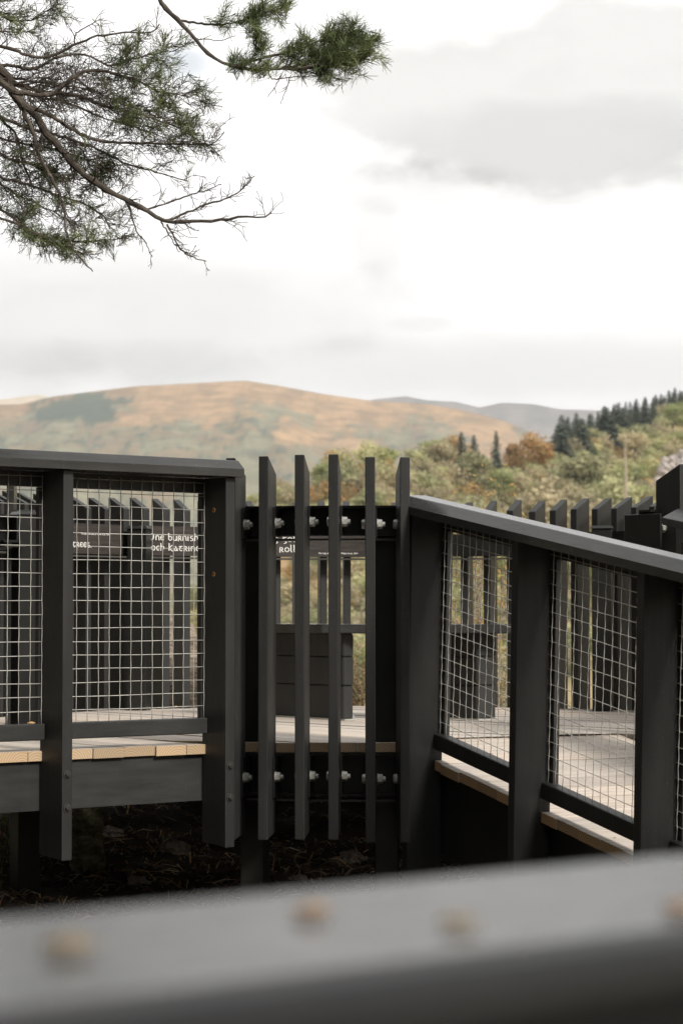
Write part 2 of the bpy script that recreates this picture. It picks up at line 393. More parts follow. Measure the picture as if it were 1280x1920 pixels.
for phi, rr, zt in COLS:
    c = ring_pt(phi, rr); bm = bmesh.new()
    M_ = Matrix.Translation((c.x-CX, c.y-CY, -DZ)) @ Matrix.Rotation(R(phi)+(R(35) if abs(phi) > 100 else 0), 4, 'Z')
    hw = .05 if abs(phi) > 30 else .045
    P = [M_ @ Vector(q) for q in [(-hw,-hw,-1.7),(hw,-hw,-1.7),(hw,hw,-1.7),(-hw,hw,-1.7),(-hw,-hw,zt-.01),(hw,-hw,zt-.01),(hw,hw,zt-.01),(-hw,hw,zt-.01)]]
    hexa(bm, P, bev=.004)
    if abs(phi) > 30:
        q = hw+.008
        P = [M_ @ Vector(t) for t in [(-q,-q,zt-.0095),(q,-q,zt-.0095),(q,q,zt-.0095),(-q,q,zt-.0095),(-q+.01,-q+.01,zt+.004),(q-.01,-q+.01,zt+.004),(q-.01,q-.01,zt+.004),(-q+.01,q-.01,zt+.004)]]
        hexa(bm, P)
    obj('column', bm, M_steel, platform)

# ------------------------------------------------------------------ round picket fence
fence = thing('round_picket_fence', 'ring of tall charcoal pickets with slanted tops bolted to curved black beams round the platform', 'fence', (CX, CY, DZ))
def arc_beam(a0, a1, z0, z1, name):
    bm = bmesh.new(); nseg = max(4, int(abs(a1-a0)/4))
    prof = [(1.735,z0),(1.80,z0),(1.80,z0+.009),(1.743,z0+.009),(1.743,z1-.009),(1.80,z1-.009),(1.80,z1),(1.735,z1)]
    rings = []
    for i in range(nseg+1):
        ph = R(a0+(a1-a0)*i/nseg)
        rings.append([bm.verts.new((r_*math.sin(ph), -r_*math.cos(ph), z_-DZ)) for r_, z_ in prof])
    for r0, r1 in zip(rings, rings[1:]):
        for j in range(len(prof)): bm.faces.new((r0[j], r1[j], r1[(j+1)%len(prof)], r0[(j+1)%len(prof)]))
    bm.faces.new(rings[0]); bm.faces.new(rings[-1][::-1])
    bmesh.ops.recalc_face_normals(bm, faces=bm.faces)
    obj(name, bm, M_steel, fence)
def arc_plate(a0, a1, z0, z1):
    bm = bmesh.new(); nseg = max(4, int(abs(a1-a0)/4)); rings = []
    for i in range(nseg+1):
        ph = R(a0+(a1-a0)*i/nseg)
        rings.append([bm.verts.new((r_*math.sin(ph), -r_*math.cos(ph), z_-DZ)) for r_, z_ in ((1.70,z0),(1.797,z0),(1.797,z1),(1.70,z1))])
    for r0, r1 in zip(rings, rings[1:]):
        for j in range(4): bm.faces.new((r0[j], r1[j], r1[(j+1)%4], r0[(j+1)%4]))
    bm.faces.new(rings[0]); bm.faces.new(rings[-1][::-1]); bmesh.ops.recalc_face_normals(bm, faces=bm.faces)
    obj('ring_plate', bm, M_galv_dark, fence)
UB = (.286,.402); LB = (-.706,-.544)
for a0, a1 in ((-17.3,4.6),(38,302)):
    arc_beam(a0, a1, *UB, 'ring_beam'); arc_beam(a0, a1, *LB, 'ring_beam'); arc_plate(a0, a1, .268, .276); arc_plate(a0, a1, -.727, -.719)
# second pair of parallel lips under each beam
bm = bmesh.new()
def picket_mesh():
    bm = bmesh.new(); hw = .0188; ri, ro = 1.80, RO
    hexa(bm, [(-hw,-ro,-.865),(hw,-ro,-.865),(hw,-ri,-.845),(-hw,-ri,-.845),(-hw,-ro,.585),(hw,-ro,.585),(hw,-ri,.522),(-hw,-ri,.522)], bev=.0035)
    me = bpy.data.meshes.new('picket'); bm.to_mesh(me); bm.free(); me.materials.append(M_paint)
    return me
bm.free()
pm = picket_mesh()
def cleat_mesh(zc, h):
    bm = bmesh.new(); box(bm, .0205, .0265, -1.855, -1.738, zc-h, zc+h)
    me = bpy.data.meshes.new('cleat'); bm.to_mesh(me); bm.free(); me.materials.append(M_steel); return me
cm = [cleat_mesh(.337,.056), cleat_mesh(-.633,.079)]
def bolt_mesh(zc):
    bm = bmesh.new(); y = -1.838
    Rt = Matrix.Translation((0,y,zc)) @ Matrix.Rotation(R(90),4,'Y')
    # head, washer, shank through picket and cleat, washer, nut (negative radius = hexagon), thread end
    lathe(bm, [(-.0150,-.0325),(-.0178,-.0300),(-.0178,-.0218),(.0200,-.0216),(.0200,-.0190),(.009,-.0188),(.009,.0266),(.0210,.0268),(.0210,.0296),(-.0165,.0298),(-.0182,.0315),(-.0182,.0445),(-.0155,.0470),(.0095,.0472),(.0095,.0560),(.0075,.0580)], 12, Rt)
    bmesh.ops.recalc_face_normals(bm, faces=bm.faces)
    me = bpy.data.meshes.new('bolt'); bm.to_mesh(me); bm.free(); me.materials.append(M_galv); return me
bms = [bolt_mesh(.333), bolt_mesh(-.633)]
phis = [3.6-4*k for k in range(6)]
ph = 39.6
while ph < 300: phis.append(ph); ph += 3.98
for i, ph in enumerate(phis):
    o = bpy.data.objects.new('picket', pm); C.objects.link(o); o.parent = fence
    rr = random.Random(i*7+1)
    kx = 3.2 if i == 0 else 0
    o.location = (RO*(math.sin(R(ph))-math.sin(R(ph+kx))), -RO*(math.cos(R(ph))-math.cos(R(ph+kx))), -DZ+(rr.uniform(-.004,.004))); o.rotation_euler = (rr.uniform(-.0012,.0012), rr.uniform(-.0012,.0012), R(ph+rr.uniform(-.12,.12)+kx))
    if ph < 60 or ph > 280:
        for me in cm:
            c = bpy.data.objects.new('cleat', me); C.objects.link(c); c.parent = o
        for me in bms:
            c = bpy.data.objects.new('bolt', me); C.objects.link(c); c.parent = o
# end plate of the ring beam at the ramp mouth
bm = bmesh.new(); Mr = Matrix.Rotation(R(38), 4, 'Z')
hexa(bm, [Mr @ Vector(q) for q in [(-.006,-1.86,.245-DZ),(.006,-1.86,.245-DZ),(.006,-1.66,.245-DZ),(-.006,-1.66,.245-DZ),(-.006,-1.86,.385-DZ),(.006,-1.86,.385-DZ),(.006,-1.66,.385-DZ),(-.006,-1.66,.385-DZ)]], bev=.003)
obj('end_plate', bm, M_steel, fence)

# ------------------------------------------------------------------ railings
def screw_hole(bm, M_):
    lathe(bm, [(.0085,-.002),(.0085,.0012),(.0055,.0016)], 14, M_)
def railing(name, label, origin, ang, posts, L0, L1, zr, s=0.0, sh_=0.0, zb=-.90, hr=None, slope_h=None, holes=(), bolts=(), wires=True, wide=.0, post_tilt=0.0, zpost=None):
    """local x runs along the rail, y points from the outside edge of the posts to the deck, z is world height.
    zr: dict with hand (top of handrail), rail (top of bottom rail) at x=0; s slope of the deck, sh_ slope of handrail"""
    t = thing(name, label, 'railing', (origin[0], origin[1], 0), ang)
    zt, zrail = zr
    H = lambda x: zt + sh_*x
    Rl = lambda x: zrail + s*x
    for x in posts:
        bm = bmesh.new(); top = H(x)-.066; zlo = zb if zpost is None else zpost
        ti = post_tilt*(top-Rl(x)); tb = post_tilt*(zlo-Rl(x))
        hexa(bm, [(x-.0215+tb,0,zlo+.0),(x+.0215+tb,0,zlo),(x+.0215+tb,.145,zlo+.012),(x-.0215+tb,.145,zlo+.012),
                  (x-.0215+ti,0,top+sh_*(-.0215)),(x+.0215+ti,0,top+sh_*.0215),(x+.0215+ti,.145,top+sh_*.0215),(x-.0215+ti,.145,top-sh_*.0215)], bev=.003)
        po = obj('post', bm, M_paint, t)
        for z in bolts:
            bm = bmesh.new(); Mx = Matrix.Translation((x, 0, z+s*x)) @ Matrix.Rotation(R(90),4,'X')
            lathe(bm, [(.0165,-.001),(.0165,.0025),(-.0105,.0027),(-.0105,.0085),(-.0088,.0098)], 12, Mx)
            obj('bolt', bm, M_bolt, po)
    # handrail
    bm = bmesh.new()
    prof = [(-.024,-.064),(-.024,-.034),(.012,-.002),(.016,0),(.100,0),(.106,-.002),(.172,-.034),(.175,-.037),(.175,-.064)]
    if wide: prof = [(-.03,-.064),(-.03,-.012),(-.02,0),(.178,0),(.188,-.004),(.194,-.012),(.196,-.022),(.196,-.064)]
    nx = max(2, int((L1-L0)/.4)); rings = []
    for i in range(nx+1):
        x = L0+(L1-L0)*i/nx
        rings.append([bm.verts.new((x, y, H(x)+z)) for y, z in prof])
    for r0, r1 in zip(rings, rings[1:]):
        for j in range(len(prof)): bm.faces.new((r0[j], r1[j], r1[(j+1)%len(prof)], r0[(j+1)%len(prof)]))
    bm.faces.new(rings[0]); bm.faces.new(rings[-1][::-1])
    bmesh.ops.recalc_face_normals(bm, faces=bm.faces)
    obj('handrail', bm, M_rail, t)
    xs = sorted(posts)
    for a_, b_ in zip(xs, xs[1:]):
        x0, x1 = a_+.0225, b_-.0225
        bm = bmesh.new(); box(bm, x0, x1, .108, .158, -.060, 0, bev=.006, sh=lambda q: (q[0], q[1], q[2]+Rl(q[0])), seg=3)
        obj('bottom_rail', bm, M_rail if not post_tilt else M_paint, t)
        bm = bmesh.new(); box(bm, x0, x1, .135, .160, -.122, -.066, bev=.002, sh=lambda q: (q[0], q[1], q[2]+H(q[0])))
        obj('top_batten', bm, M_paint, t)
        for xa, xb in ((x0, x0+.012), (x1-.012, x1)) if not post_tilt else ((x0, x0+.030), (x1-.030, x1)):
            bm = bmesh.new(); hexa(bm, [(xa,.136,Rl(xa)-.001),(xb,.136,Rl(xb)-.001),(xb,.158,Rl(xb)-.001),(xa,.158,Rl(xa)-.001),
                      (xa+post_tilt*.9,.136,H(xa)-.123),(xb+post_tilt*.9,.136,H(xb)-.123),(xb+post_tilt*.9,.158,H(xb)-.123),(xa+post_tilt*.9,.158,H(xa)-.123)])
            obj('side_batten', bm, M_paint, t)
        if wires:
            bm = bmesh.new(); w_ = .00145; ym = .128; rr = random.Random(int(a_*100)+3)
            n_ = int((x1-x0)/.0485)
            off = ((x1-x0)-n_*.0485)/2
            for i in range(n_+1):
                x = x0+off+.0485*i
                if i == 0 and off < .004: x += .004
                z0, z1 = Rl(x)-.004, H(x)-.078; pts = []
                ns = 22
                for j in range(ns+1):
                    z = z0+(z1-z0)*j/ns
                    pts.append((x+post_tilt*1.6*(z-z0)+rr.uniform(-.0004,.0004)+.0006*math.sin(z*5+i), ym+.0010*(1 if (i+j)%2 else -1), z))
                if post_tilt: pts = [q for q in pts if x0 < q[0] < x1]
                if len(pts) > 1: tube(bm, pts, w_, 5)
            z = .0435
            while Rl(0)+z < H(0)-.075:
                pts = []; m_ = 12
                for j in range(m_+1):
                    x = x0+.001+(x1-x0-.002)*j/m_
                    pts.append((x, ym+.0035, Rl(x)+z+(sh_-s)*x*(z/.95)+.0012*math.sin(x*9+z*31)))
                tube(bm, pts, w_, 5); z += .0497
            obj('wire_mesh', bm, M_wire, t, smooth=True)
    return t
# left: level walkway railing
LO = (-.418+.0, 9.05); LA = math.atan2(.649,.760)
left = railing('walkway_railing', 'charcoal railing with square wire mesh along the level walkway at the left', LO, LA, [0,-.732,-1.464,-2.196], -2.9, .047, (.569,-.405), zb=-.888, bolts=(-.582,-.701))
def local(o_, ang, x, y, z=0):
    return Vector((o_[0]+x*math.cos(ang)-y*math.sin(ang), o_[1]+x*math.sin(ang)+y*math.cos(ang), z))
# countersunk holes and plugs on the faces of posts
def holes(t, spots, normal):
    for (x, y, z) in spots:
        bm = bmesh.new()
        rot = Matrix.Rotation(R(-90),4,'Y') if normal < 0 else Matrix.Rotation(R(90),4,'Y')
        Mx = Matrix.Translation((x, y, z)) @ rot
        lathe(bm, [(.0092,-.001),(.0092,.0008)], 18, Mx)
        o = obj('screw_hole', bm, M_raw, t)
        bm = bmesh.new(); Mx = Matrix.Translation((x, y+.0012, z+.0015)) @ rot
        lathe(bm, [(.0052,.0009),(.0052,.0013)], 14, Mx)
        obj('screw', bm, M_hole, o)
holes(left, [(-.0215,.075,.381),(-.0215,.075,.138)], -1)
# ramp: near railing
RO_ = (.244, 9.119); RA = math.atan2(-.899,.438)
rs, rh = -.168, -.152
ramp_rail = railing('ramp_railing', 'charcoal railing with wire mesh panels sloping down along the near side of the ramp', RO_, RA, [0,.795,1.59,2.385,3.18], -.03, 3.4, (.437,-.462), s=rs, sh_=rh, zpost=-1.75, post_tilt=.035)
holes(ramp_rail, [(.0225,.028,.307),(.0215,.028,.243)], 1)
# ramp: far railing, mirrored by turning round
W = 1.17
e = Vector((.438,-.899)); nI = Vector((.899,.438))
fo = Vector(RO_)+nI*1.162
far_rail = railing('ramp_railing', 'railing on the far side of the ramp, its end cut by the right picture edge', (fo.x, fo.y), RA+math.pi, [-.33,-1.13,-1.93,-2.73,-3.53], -3.7, -.258, (.437,-.462), s=-rs, sh_=-rh, zpost=-1.75)
# far side railing of the left walkway
en = Vector((.760,.649)); nn_ = Vector((-.649,.760))
fo2 = Vector(LO)+nn_*1.5-en*.13
far_left = railing('walkway_railing', 'far railing of the left walkway, glimpsed through the left mesh panel', (fo2.x, fo2.y), LA+math.pi, [.15,.95,1.75,2.55], .05, 2.7, (.56,-.405), zb=-.888, wires=False)

# walkways
def walkway(name, label, origin, ang, x0, x1, y0, y1, z0, s, endm, seedb, fas_h, st_y):
    t = thing(name, label, 'walkway', (origin[0], origin[1], 0), ang)
    bm, uvl, shl = new_board_bm(); x = x0; i = 0
    while x < x1-.02:
        xb = min(x+.1378, x1); jy = random.Random(seedb+i).uniform(-.004,.004)
        add_board(bm, [(x, y0+jy),(x, y1),(xb, y1),(xb, y0+jy)], z0, .036, uvl, shl, seedb+i, 1, tilt=lambda a_, b_: z0+s*a_)
        x += .1405; i += 1
    bmesh.ops.recalc_face_normals(bm, faces=bm.faces)
    obj('deck_boards', bm, [M_deck, endm], t)
    for yy in (st_y, (y0+y1)/2, y1-.05):
        bm = bmesh.new(); box(bm, x0, x1, yy, yy+.045, -fas_h, -.0365, bev=.002, sh=lambda q: (q[0], q[1], q[2]+z0+s*q[0]))
        obj('stringer', bm, M_rail if s == 0 else M_steel, t)
    return t
walk = walkway('walkway', 'level timber walkway of pale boards with orange sawn ends at the left', LO, LA, -3.2, -.02, .128, 1.45, DZ, 0, M_end, 500, .215, .147)
rampw = walkway('ramp', 'timber ramp of pale grooved boards sloping down to the right', RO_, RA, -.35, 3.4, .112, W, -.567, rs, M_end_old, 700, .36, .15)
# filler boards between the ring and the walkways
for nm, par, org, an, xa, xb, ya, yb, z_ in (('threshold_board', walk, LO, LA, 0,.0,0,0,0),):
    pass
# support post of left walkway
for x, y in ((-.92,.30),(-2.2,.30),(-.92,1.3),(-2.2,1.3)):
    bm = bmesh.new(); box(bm, x-.045, x+.045, y-.045, y+.045, -1.75, DZ-.2151, bev=.003); obj('support_post', bm, M_steel, walk)
bm = bmesh.new(); box(bm, .07, .16, -.30, -.21, -1.7, -.73); o = obj('support_post', bm, M_steel, platform)
o.parent = None; o.matrix_world = Matrix.Identity(4)
bpy.data.objects.remove(o)
for x in (.55, 1.9, 3.0):
    for y in (.22, 1.2):
        bm = bmesh.new(); box(bm, x-.045, x+.045, y-.045, y+.045, -1.85, -.567+rs*x-.37, bev=.003); obj('support_post', bm, M_steel, rampw)
# things glimpsed at far left: cross board on a post
gl = thing('timber_screen', 'grey horizontal boards on a post behind the left mesh panel', 'screen', (-1.42, 10.45, DZ), 0)
bm = bmesh.new(); box(bm, -.60, .075, 0, .04, .775, .870, bev=.002); obj('lower_board', bm, M_rail, gl)
bm = bmesh.new(); box(bm, -.01, .075, .045, .085, .84, .945, bev=.002); obj('upper_board', bm, M_rail, gl)
bm = bmesh.new(); box(bm, -.045, -.012, .05, .14, .0, 1.06, bev=.002); obj('post', bm, M_rail, gl)

# ------------------------------------------------------------------ foreground handrail (close to the lens, far out of focus)
inn = Vector((.637,-.771)); FA = math.atan2(-.637, -.771)
fgo = Vector((0, 1.136))+inn*.018
fg = railing('foreground_railing', 'blurred grey handrail close to the camera across the foot of the picture', (fgo.x, fgo.y), FA, [-2.1,-1.3,-.55,.5,1.3,2.1], -2.6, 2.6, (-.130,-1.05), zpost=-1.9, wide=.2, wires=True)
fgw = walkway('walkway', 'boards under the viewer behind the blurred foreground handrail, out of frame', (fgo.x, fgo.y), FA, -2.6, 2.6, .13, 1.5, -1.16, 0, M_end, 900, .215, .147)

# ------------------------------------------------------------------ sign boards with lettering
def arc(cx, cy, rx, ry, a0, a1, n=9):
    return [(cx+rx*math.cos(R(a0+(a1-a0)*i/n)), cy+ry*math.sin(R(a0+(a1-a0)*i/n))) for i in range(n+1)]
G = {
 'o': (1.0, [arc(.5,.5,.40,.44,0,360,16)]), 'O': (1.4, [arc(.6,.72,.52,.64,0,360,18)]),
 'n': (.95, [[(.12,.95),(.12,0)], arc(.46,.56,.34,.38,170,0)+[(.80,.12),(.9,.0)]]),
 'e': (.9, [arc(.5,.5,.38,.45,35,320,12), [(.12,.52),(.80,.52)]]),
 'b': (.95, [[(.0,1.45),(.14,1.5),(.12,.45)], arc(.48,.45,.36,.42,0,360,14)]),
 'u': (.95, [[(.0,.95),(.12,.9),(.12,.4)]+arc(.45,.4,.33,.38,180,360), [(.80,.95),(.80,0),(.92,0)]]),
 'r': (.9, [[(.14,.98),(.14,-.12)], arc(.36,.70,.30,.25,120,-90)+[(.36,.45),(.82,0)]]),
 'i': (.42, [[(.12,.95),(.16,.9),(.16,.05),(.28,0)]]),
 's': (.8, [arc(.40,.70,.26,.22,40,270)+arc(.40,.25,.30,.22,90,-150)]),
 'h': (.95, [[(.0,1.5),(.14,1.45),(.12,0)], arc(.46,.55,.34,.38,165,-40)]),
 'd': (.95, [arc(.48,.42,.38,.42,0,360,14), [(.84,.55),(.70,1.0),(.20,1.30)]]),
 'a': (.95, [arc(.36,.30,.27,.28,0,360,12), [(.22,.95),(.40,.85),(.78,.1),(.9,0)]]),
 't': (.9, [[(.0,.88),(.1,.95),(.88,.93)], [(.45,.93)]+arc(.52,.42,.34,.40,120,320)]),
 'g': (.9, [[(.05,.93),(.85,.93)], arc(.50,.55,.36,.38,90,270)+arc(.45,-.05,.34,.25,80,-120)]),
 'l': (.5, [[(.04,1.5),(.16,1.45),(.14,.2),(.3,0),(.42,.05)]]),
 'f': (.8, [[(.14,1.0),(.14,-.35)], [(.14,.85),(.45,1.05),(.78,.95)], [(.14,.5),(.6,.52)]]),
 'v': (.9, [[(.05,.95),(.42,.0),(.82,.95)]]), 'y': (.9, [[(.05,.95),(.45,.25)], [(.85,.95),(.30,-.4),(.1,-.4)]]),
 'm': (1.35, [[(.12,.95),(.12,0)], arc(.40,.56,.28,.38,170,0)+[(.68,0)], arc(.95,.56,.27,.38,180,0)+[(1.22,.1),(1.3,0)]]),
 'k': (.9, [[(.12,1.4),(.12,0)], [(.8,.95),(.12,.45),(.85,0)]]), 'K': (1.1, [[(.0,1.5),(.16,1.5),(.14,0)], [(.85,1.15),(.14,.55),(1.0,-.15)]]),
 'L': (1.0, [[(.12,1.5),(.14,.1),(.5,0),(.92,.1)]]), 'c': (.85, [arc(.5,.5,.38,.44,50,310,12)]),
 ',': (.4, [[(.2,.1),(.1,-.25)]]), "'": (.35, [[(.2,1.4),(.12,1.1)]]), '.': (.4, [[(.15,.0),(.22,.12)]]), ' ': (.62, [])}
SR = 1.700
def cyl(s_, z, r_, a0):      # lettering faces the middle of the platform; a0 measured from the far side
    a = R(a0)+s_/SR
    return (r_*math.sin(a), r_*math.cos(a), z)
def ribbon(bm, pts, w, a0, r_):
    vs = []
    for i, p in enumerate(pts):
        a = Vector(pts[max(0,i-1)]); b_ = Vector(pts[min(len(pts)-1,i+1)]); d = (b_-a)
        d = d.normalized() if d.length > 0 else Vector((1,0))
        nrm = Vector((-d.y, d.x)); ww = w*(.55+.45*abs(d.y))
        vs.append((Vector(p)+nrm*ww, Vector(p)-nrm*ww))
    rings = []
    for a, b_ in vs:
        rings.append([bm.verts.new(cyl(q.x, q.y, rr_, a0)) for q, rr_ in ((a,r_),(b_,r_),(b_,r_+.001),(a,r_+.001))])
    for r0, r1 in zip(rings, rings[1:]):
        for j in range(4): bm.faces.new((r0[j], r1[j], r1[(j+1)%4], r0[(j+1)%4]))
def uncial(bm, text, s0, zb, xh, a0, r_):
    s_ = s0
    for ch in text:
        wd, strokes = G[ch]
        for st in strokes: ribbon(bm, [(s_+x*xh*1.08, zb+y*xh) for x, y in st], xh*.10, a0, r_)
        s_ += (wd+.13)*xh*1.08
    return s_
def sans(bm, text, s0, zb, size, a0, r_):
    cu = bpy.data.curves.new('lettering', 'FONT'); cu.body = text; cu.size = size; cu.resolution_u = 2; cu.offset = size*.012
    to = bpy.data.objects.new('lettering', cu); C.objects.link(to)
    dg = bpy.context.evaluated_depsgraph_get(); ev = to.evaluated_get(dg); me = ev.to_mesh()
    vs = [bm.verts.new(cyl(s0+v.co.x*.92, zb+v.co.y, r_, a0)) for v in me.vertices]
    for p in me.polygons:
        try: bm.faces.new([vs[i] for i in p.vertices])
        except ValueError: pass
    ev.to_mesh_clear(); bpy.data.objects.remove(to)
def sign(name, label, a0, a1, lines, small):
    t = thing(name, label, 'sign', (CX, CY, DZ))
    bm = bmesh.new(); n_ = 24; rings = []
    for i in range(n_+1):
        a = R(a0+(a1-a0)*i/n_)
        rings.append([bm.verts.new((r_*math.sin(a), r_*math.cos(a), z-DZ)) for r_, z in ((SR,.283),(SR,.434),(SR+.022,.434),(SR+.022,.283))])
    for r0, r1 in zip(rings, rings[1:]):
        for j in range(4): bm.faces.new((r0[j], r0[(j+1)%4], r1[(j+1)%4], r1[j]))
    bm.faces.new(rings[0]); bm.faces.new(rings[-1][::-1]); bmesh.ops.recalc_face_normals(bm, faces=bm.faces)
    obj('board', bm, M_sign, t)
    bm = bmesh.new()
    for text, aa, z, xh in lines:
        s1 = uncial(bm, text, 0, z-DZ, xh, aa, SR-.0025)
    for text, aa, z, size in small: sans(bm, text, 0, z-DZ, size, aa, SR-.002)
    obj('lettering', bm, M_white, t)
sign('quote_sign', 'dark brown curved sign whose white lettering mentions Katrine, right of the far column', -42.5, 1.6,
     [('One burnished sheet of living gold,', -40.5, .361, .025), ("Loch Katrine lay beneath him roll'd", -41.04, .308, .025)],
     [('The Lady of the Lake, Sir Walter Scott, 1810', -8.2, .298, .0125)])
sign('quote_sign', 'dark brown curved sign ending in white word trees, left of the far column', -68, -46.3,
     [('trees.', -58.43, .315, .025)], [('The Lady of the Lake, Sir Walter Scott, 1810', -56.3, .379, .0125)])

# ------------------------------------------------------------------ bench
bench = thing('bench', 'charcoal angled bench on two block legs in the middle of the platform', 'bench', (.2, 11.3, DZ))
def prism(bm, pts, z0, z1, bev=0):
    b0 = [bm.verts.new((x-.2, y-11.3, z0-DZ)) for x, y in pts]; t0 = [bm.verts.new((x-.2, y-11.3, z1-DZ)) for x, y in pts]
    n_ = len(pts); fs = [bm.faces.new(b0[::-1]), bm.faces.new(t0)]
    for i in range(n_): fs.append(bm.faces.new((b0[i], b0[(i+1)%n_], t0[(i+1)%n_], t0[i])))
    if bev: bmesh.ops.bevel(bm, geom=list(set(e_ for f in fs for e_ in f.edges)), offset=bev, segments=2, affect='EDGES')
bm = bmesh.new(); prism(bm, [(-.09,11.02),(.92,11.02),(.92,11.45),(.10,11.45),(-.20,11.90),(-.58,11.72)], -.105, -.063, .004)
obj('seat', bm, M_rail, bench)
for C0 in (((.008,11.07),(.054,11.10),(.05,11.55),(-.28,11.75),(-.33,11.50)), ((.625,11.10),(.713,11.14),(.70,11.42),(.47,11.43),(.40,11.36))):
    zz = [(-.498,-.347),(-.344,-.214),(-.211,-.107)]
    bm = bmesh.new()
    for i, (z0, z1) in enumerate(zz):
        q = [Vector(c_) for c_ in C0]; cen = sum(q, Vector((0,0)))/len(q)
        q = [cen+(c_-cen)*(1.0 if i else .985) for c_ in q]
        # keep counter clockwise
        area = sum(q[j].x*q[(j+1)%len(q)].y-q[(j+1)%len(q)].x*q[j].y for j in range(len(q)))
        if area < 0: q = q[::-1]
        prism(bm, [tuple(c_) for c_ in q], z0, z1, .004)
    lg = obj('leg', bm, M_paint, bench)
    bm = bmesh.new(); q = [Vector(c_) for c_ in C0]; cen = sum(q, Vector((0,0)))/len(q); q = [cen+(c_-cen)*1.07 for c_ in q]
    if sum(q[j].x*q[(j+1)%len(q)].y-q[(j+1)%len(q)].x*q[j].y for j in range(len(q))) < 0: q = q[::-1]
    prism(bm, [tuple(c_) for c_ in q], -.504, -.4985); obj('foot_plate', bm, M_galv, lg)

# ------------------------------------------------------------------ fallen leaves
def leaf(loc, size, label, m, rz, group=None, tilt=0):
    bm = bmesh.new(); n_ = 9; L = []; rr = random.Random(int(loc[0]*997+loc[1]*31))
    spine = []
    for i in range(n_+1):
        t = i/n_; wd = math.sin(math.pi*t**.8)*.40*(1-.12*(i%2)); x = (t-.5)
        hgt = .17*math.sin(math.pi*t)**.6*(1+rr.uniform(-.12,.12))          # a dry leaf lying hollow side down
        a = bm.verts.new((x*size, -wd*size, .0006)); c = bm.verts.new((x*size, rr.uniform(-.03,.03)*size, hgt*size+.0006)); b_ = bm.verts.new((x*size, wd*size, .0006+.05*size*(i%2)))
        spine.append((a,c,b_))
    for s0, s1 in zip(spine, spine[1:]):
        bm.faces.new((s0[0], s1[0], s1[1], s0[1])); bm.faces.new((s0[1], s1[1], s1[2], s0[2]))
    bmesh.ops.remove_doubles(bm, verts=bm.verts, dist=1e-5)
    bmesh.ops.solidify(bm, geom=bm.faces[:], thickness=-.0006)
    o = obj('fallen_leaf', bm, m, smooth=True); o.location = loc; o.rotation_euler = (0, tilt, rz)
    return tag(o, label, 'leaf', group)
def onrail(px, py, z):
    Y = -z*F/(py-HY); return ((px-640)/F*Y, Y, z)
for px, py, m, lab, s_, rz in ((132,1779,M_leaf2,'pale tan curled leaf at the left end of the blurred handrail',.022,.3),
                    (583,1714,M_leaf,'orange tan leaf near the middle of the blurred handrail, the farthest back of four',.019,.5),
                    (856,1735,M_leaf2,'pale tan leaf right of the middle of the blurred handrail',.0175,-.2),
                    (1268,1707,M_leaf,'orange leaf on the blurred handrail at the right picture edge',.018,.9)):
    x, y, z = onrail(px, py, -.1295); leaf((x, y, z+.001), s_, lab, m, rz)
Ya = .506*F/(1346-HY)
leaf(((722-640)/F*Ya, Ya, DZ+.003), .03, 'small orange leaf lying on the platform boards right of the bench leg', M_leaf, .4)
q = local(LO, LA, -.80-.0, .13, -.403)
leaf((q.x, q.y, -.404), .032, 'orange leaf resting on the bottom rail of the leftmost mesh panel', M_leaf, .5)
leaf(((331-640)/F*12.55, 12.55, DZ+.003), .03, 'orange leaf on the boards by the pickets behind the mesh panel', M_leaf, 1.2)
q = local(RO_, RA, 1.53, .13); leaf((q.x, q.y, -.462+rs*1.53+.002), .03, 'orange leaf on the ramp bottom rail beside a post', M_leaf, .2)

# ------------------------------------------------------------------ ground litter and stones under the decks
bm = bmesh.new(); lay = bm.verts.layers.float_color.new('tint'); rnd = random.Random(11)
def gz(x, y):
    r = math.hypot(x, y); p = p_of(math.atan2(x, y))
    return terr(r, p)+noise.fractal(Vector((x*1.3, y*1.3, 0)), .8, 2, 4)*.07
for i in range(15000):
    x = rnd.uniform(-2.2, 1.6); y = rnd.uniform(8.2, 13.4) if i % 4 else rnd.uniform(9.2, 11.2); z = gz(x, y)+rnd.uniform(.0,.02)
    L = rnd.choice((.02,.03,.045,.07,.11)); a = rnd.uniform(0, math.tau); el = rnd.uniform(-.2,.5)
    w_ = rnd.uniform(.0008,.0022)+L*.012
    d = Vector((math.cos(a)*math.cos(el), math.sin(a)*math.cos(el), math.sin(el)))*L; s_ = Vector((-math.sin(a), math.cos(a), rnd.uniform(-.6,.6)))*w_
    bend = Vector((0,0,rnd.uniform(.0,.25)*L)); p0 = Vector((x,y,z))
    col = rnd.choice(((.52,.42,.30),(.38,.26,.16),(.75,.66,.52),(.24,.15,.09),(.20,.15,.09),(.78,.52,.28)))
    vs = [bm.verts.new(q) for q in (p0-d/2-s_, p0-d/2+s_, p0+bend+s_, p0+bend-s_, p0+d/2+s_*.4, p0+d/2-s_*.4)]
    for v_ in vs: v_[lay] = (*col, 1)
    bm.faces.new((vs[0],vs[3],vs[2],vs[1])); bm.faces.new((vs[3],vs[5],vs[4],vs[2]))
tag(obj('leaf_litter', bm, M_bits), 'pine needles and dry twigs littering the dark soil under the decks', 'litter', kind='stuff')
# small stones in the litter
for i, (px_, Y_, r_) in enumerate(((262,10.3,.035),(330,10.9,.05),(560,10.4,.03),(655,10.7,.045),(210,11.2,.04))):
    x_ = (px_-640)/F*Y_
    rk = ('grey stone half sunk in the litter between the first two posts','larger grey stone in the litter left of the tall post','small stone in the litter under the second tall picket','grey stone in the litter under the third tall picket','flat stone in the litter far back under the left deck')[i]
    STONES = globals().setdefault('STONES', []); STONES.append((rk, (x_, Y_, gz(x_, Y_)), r_, i))
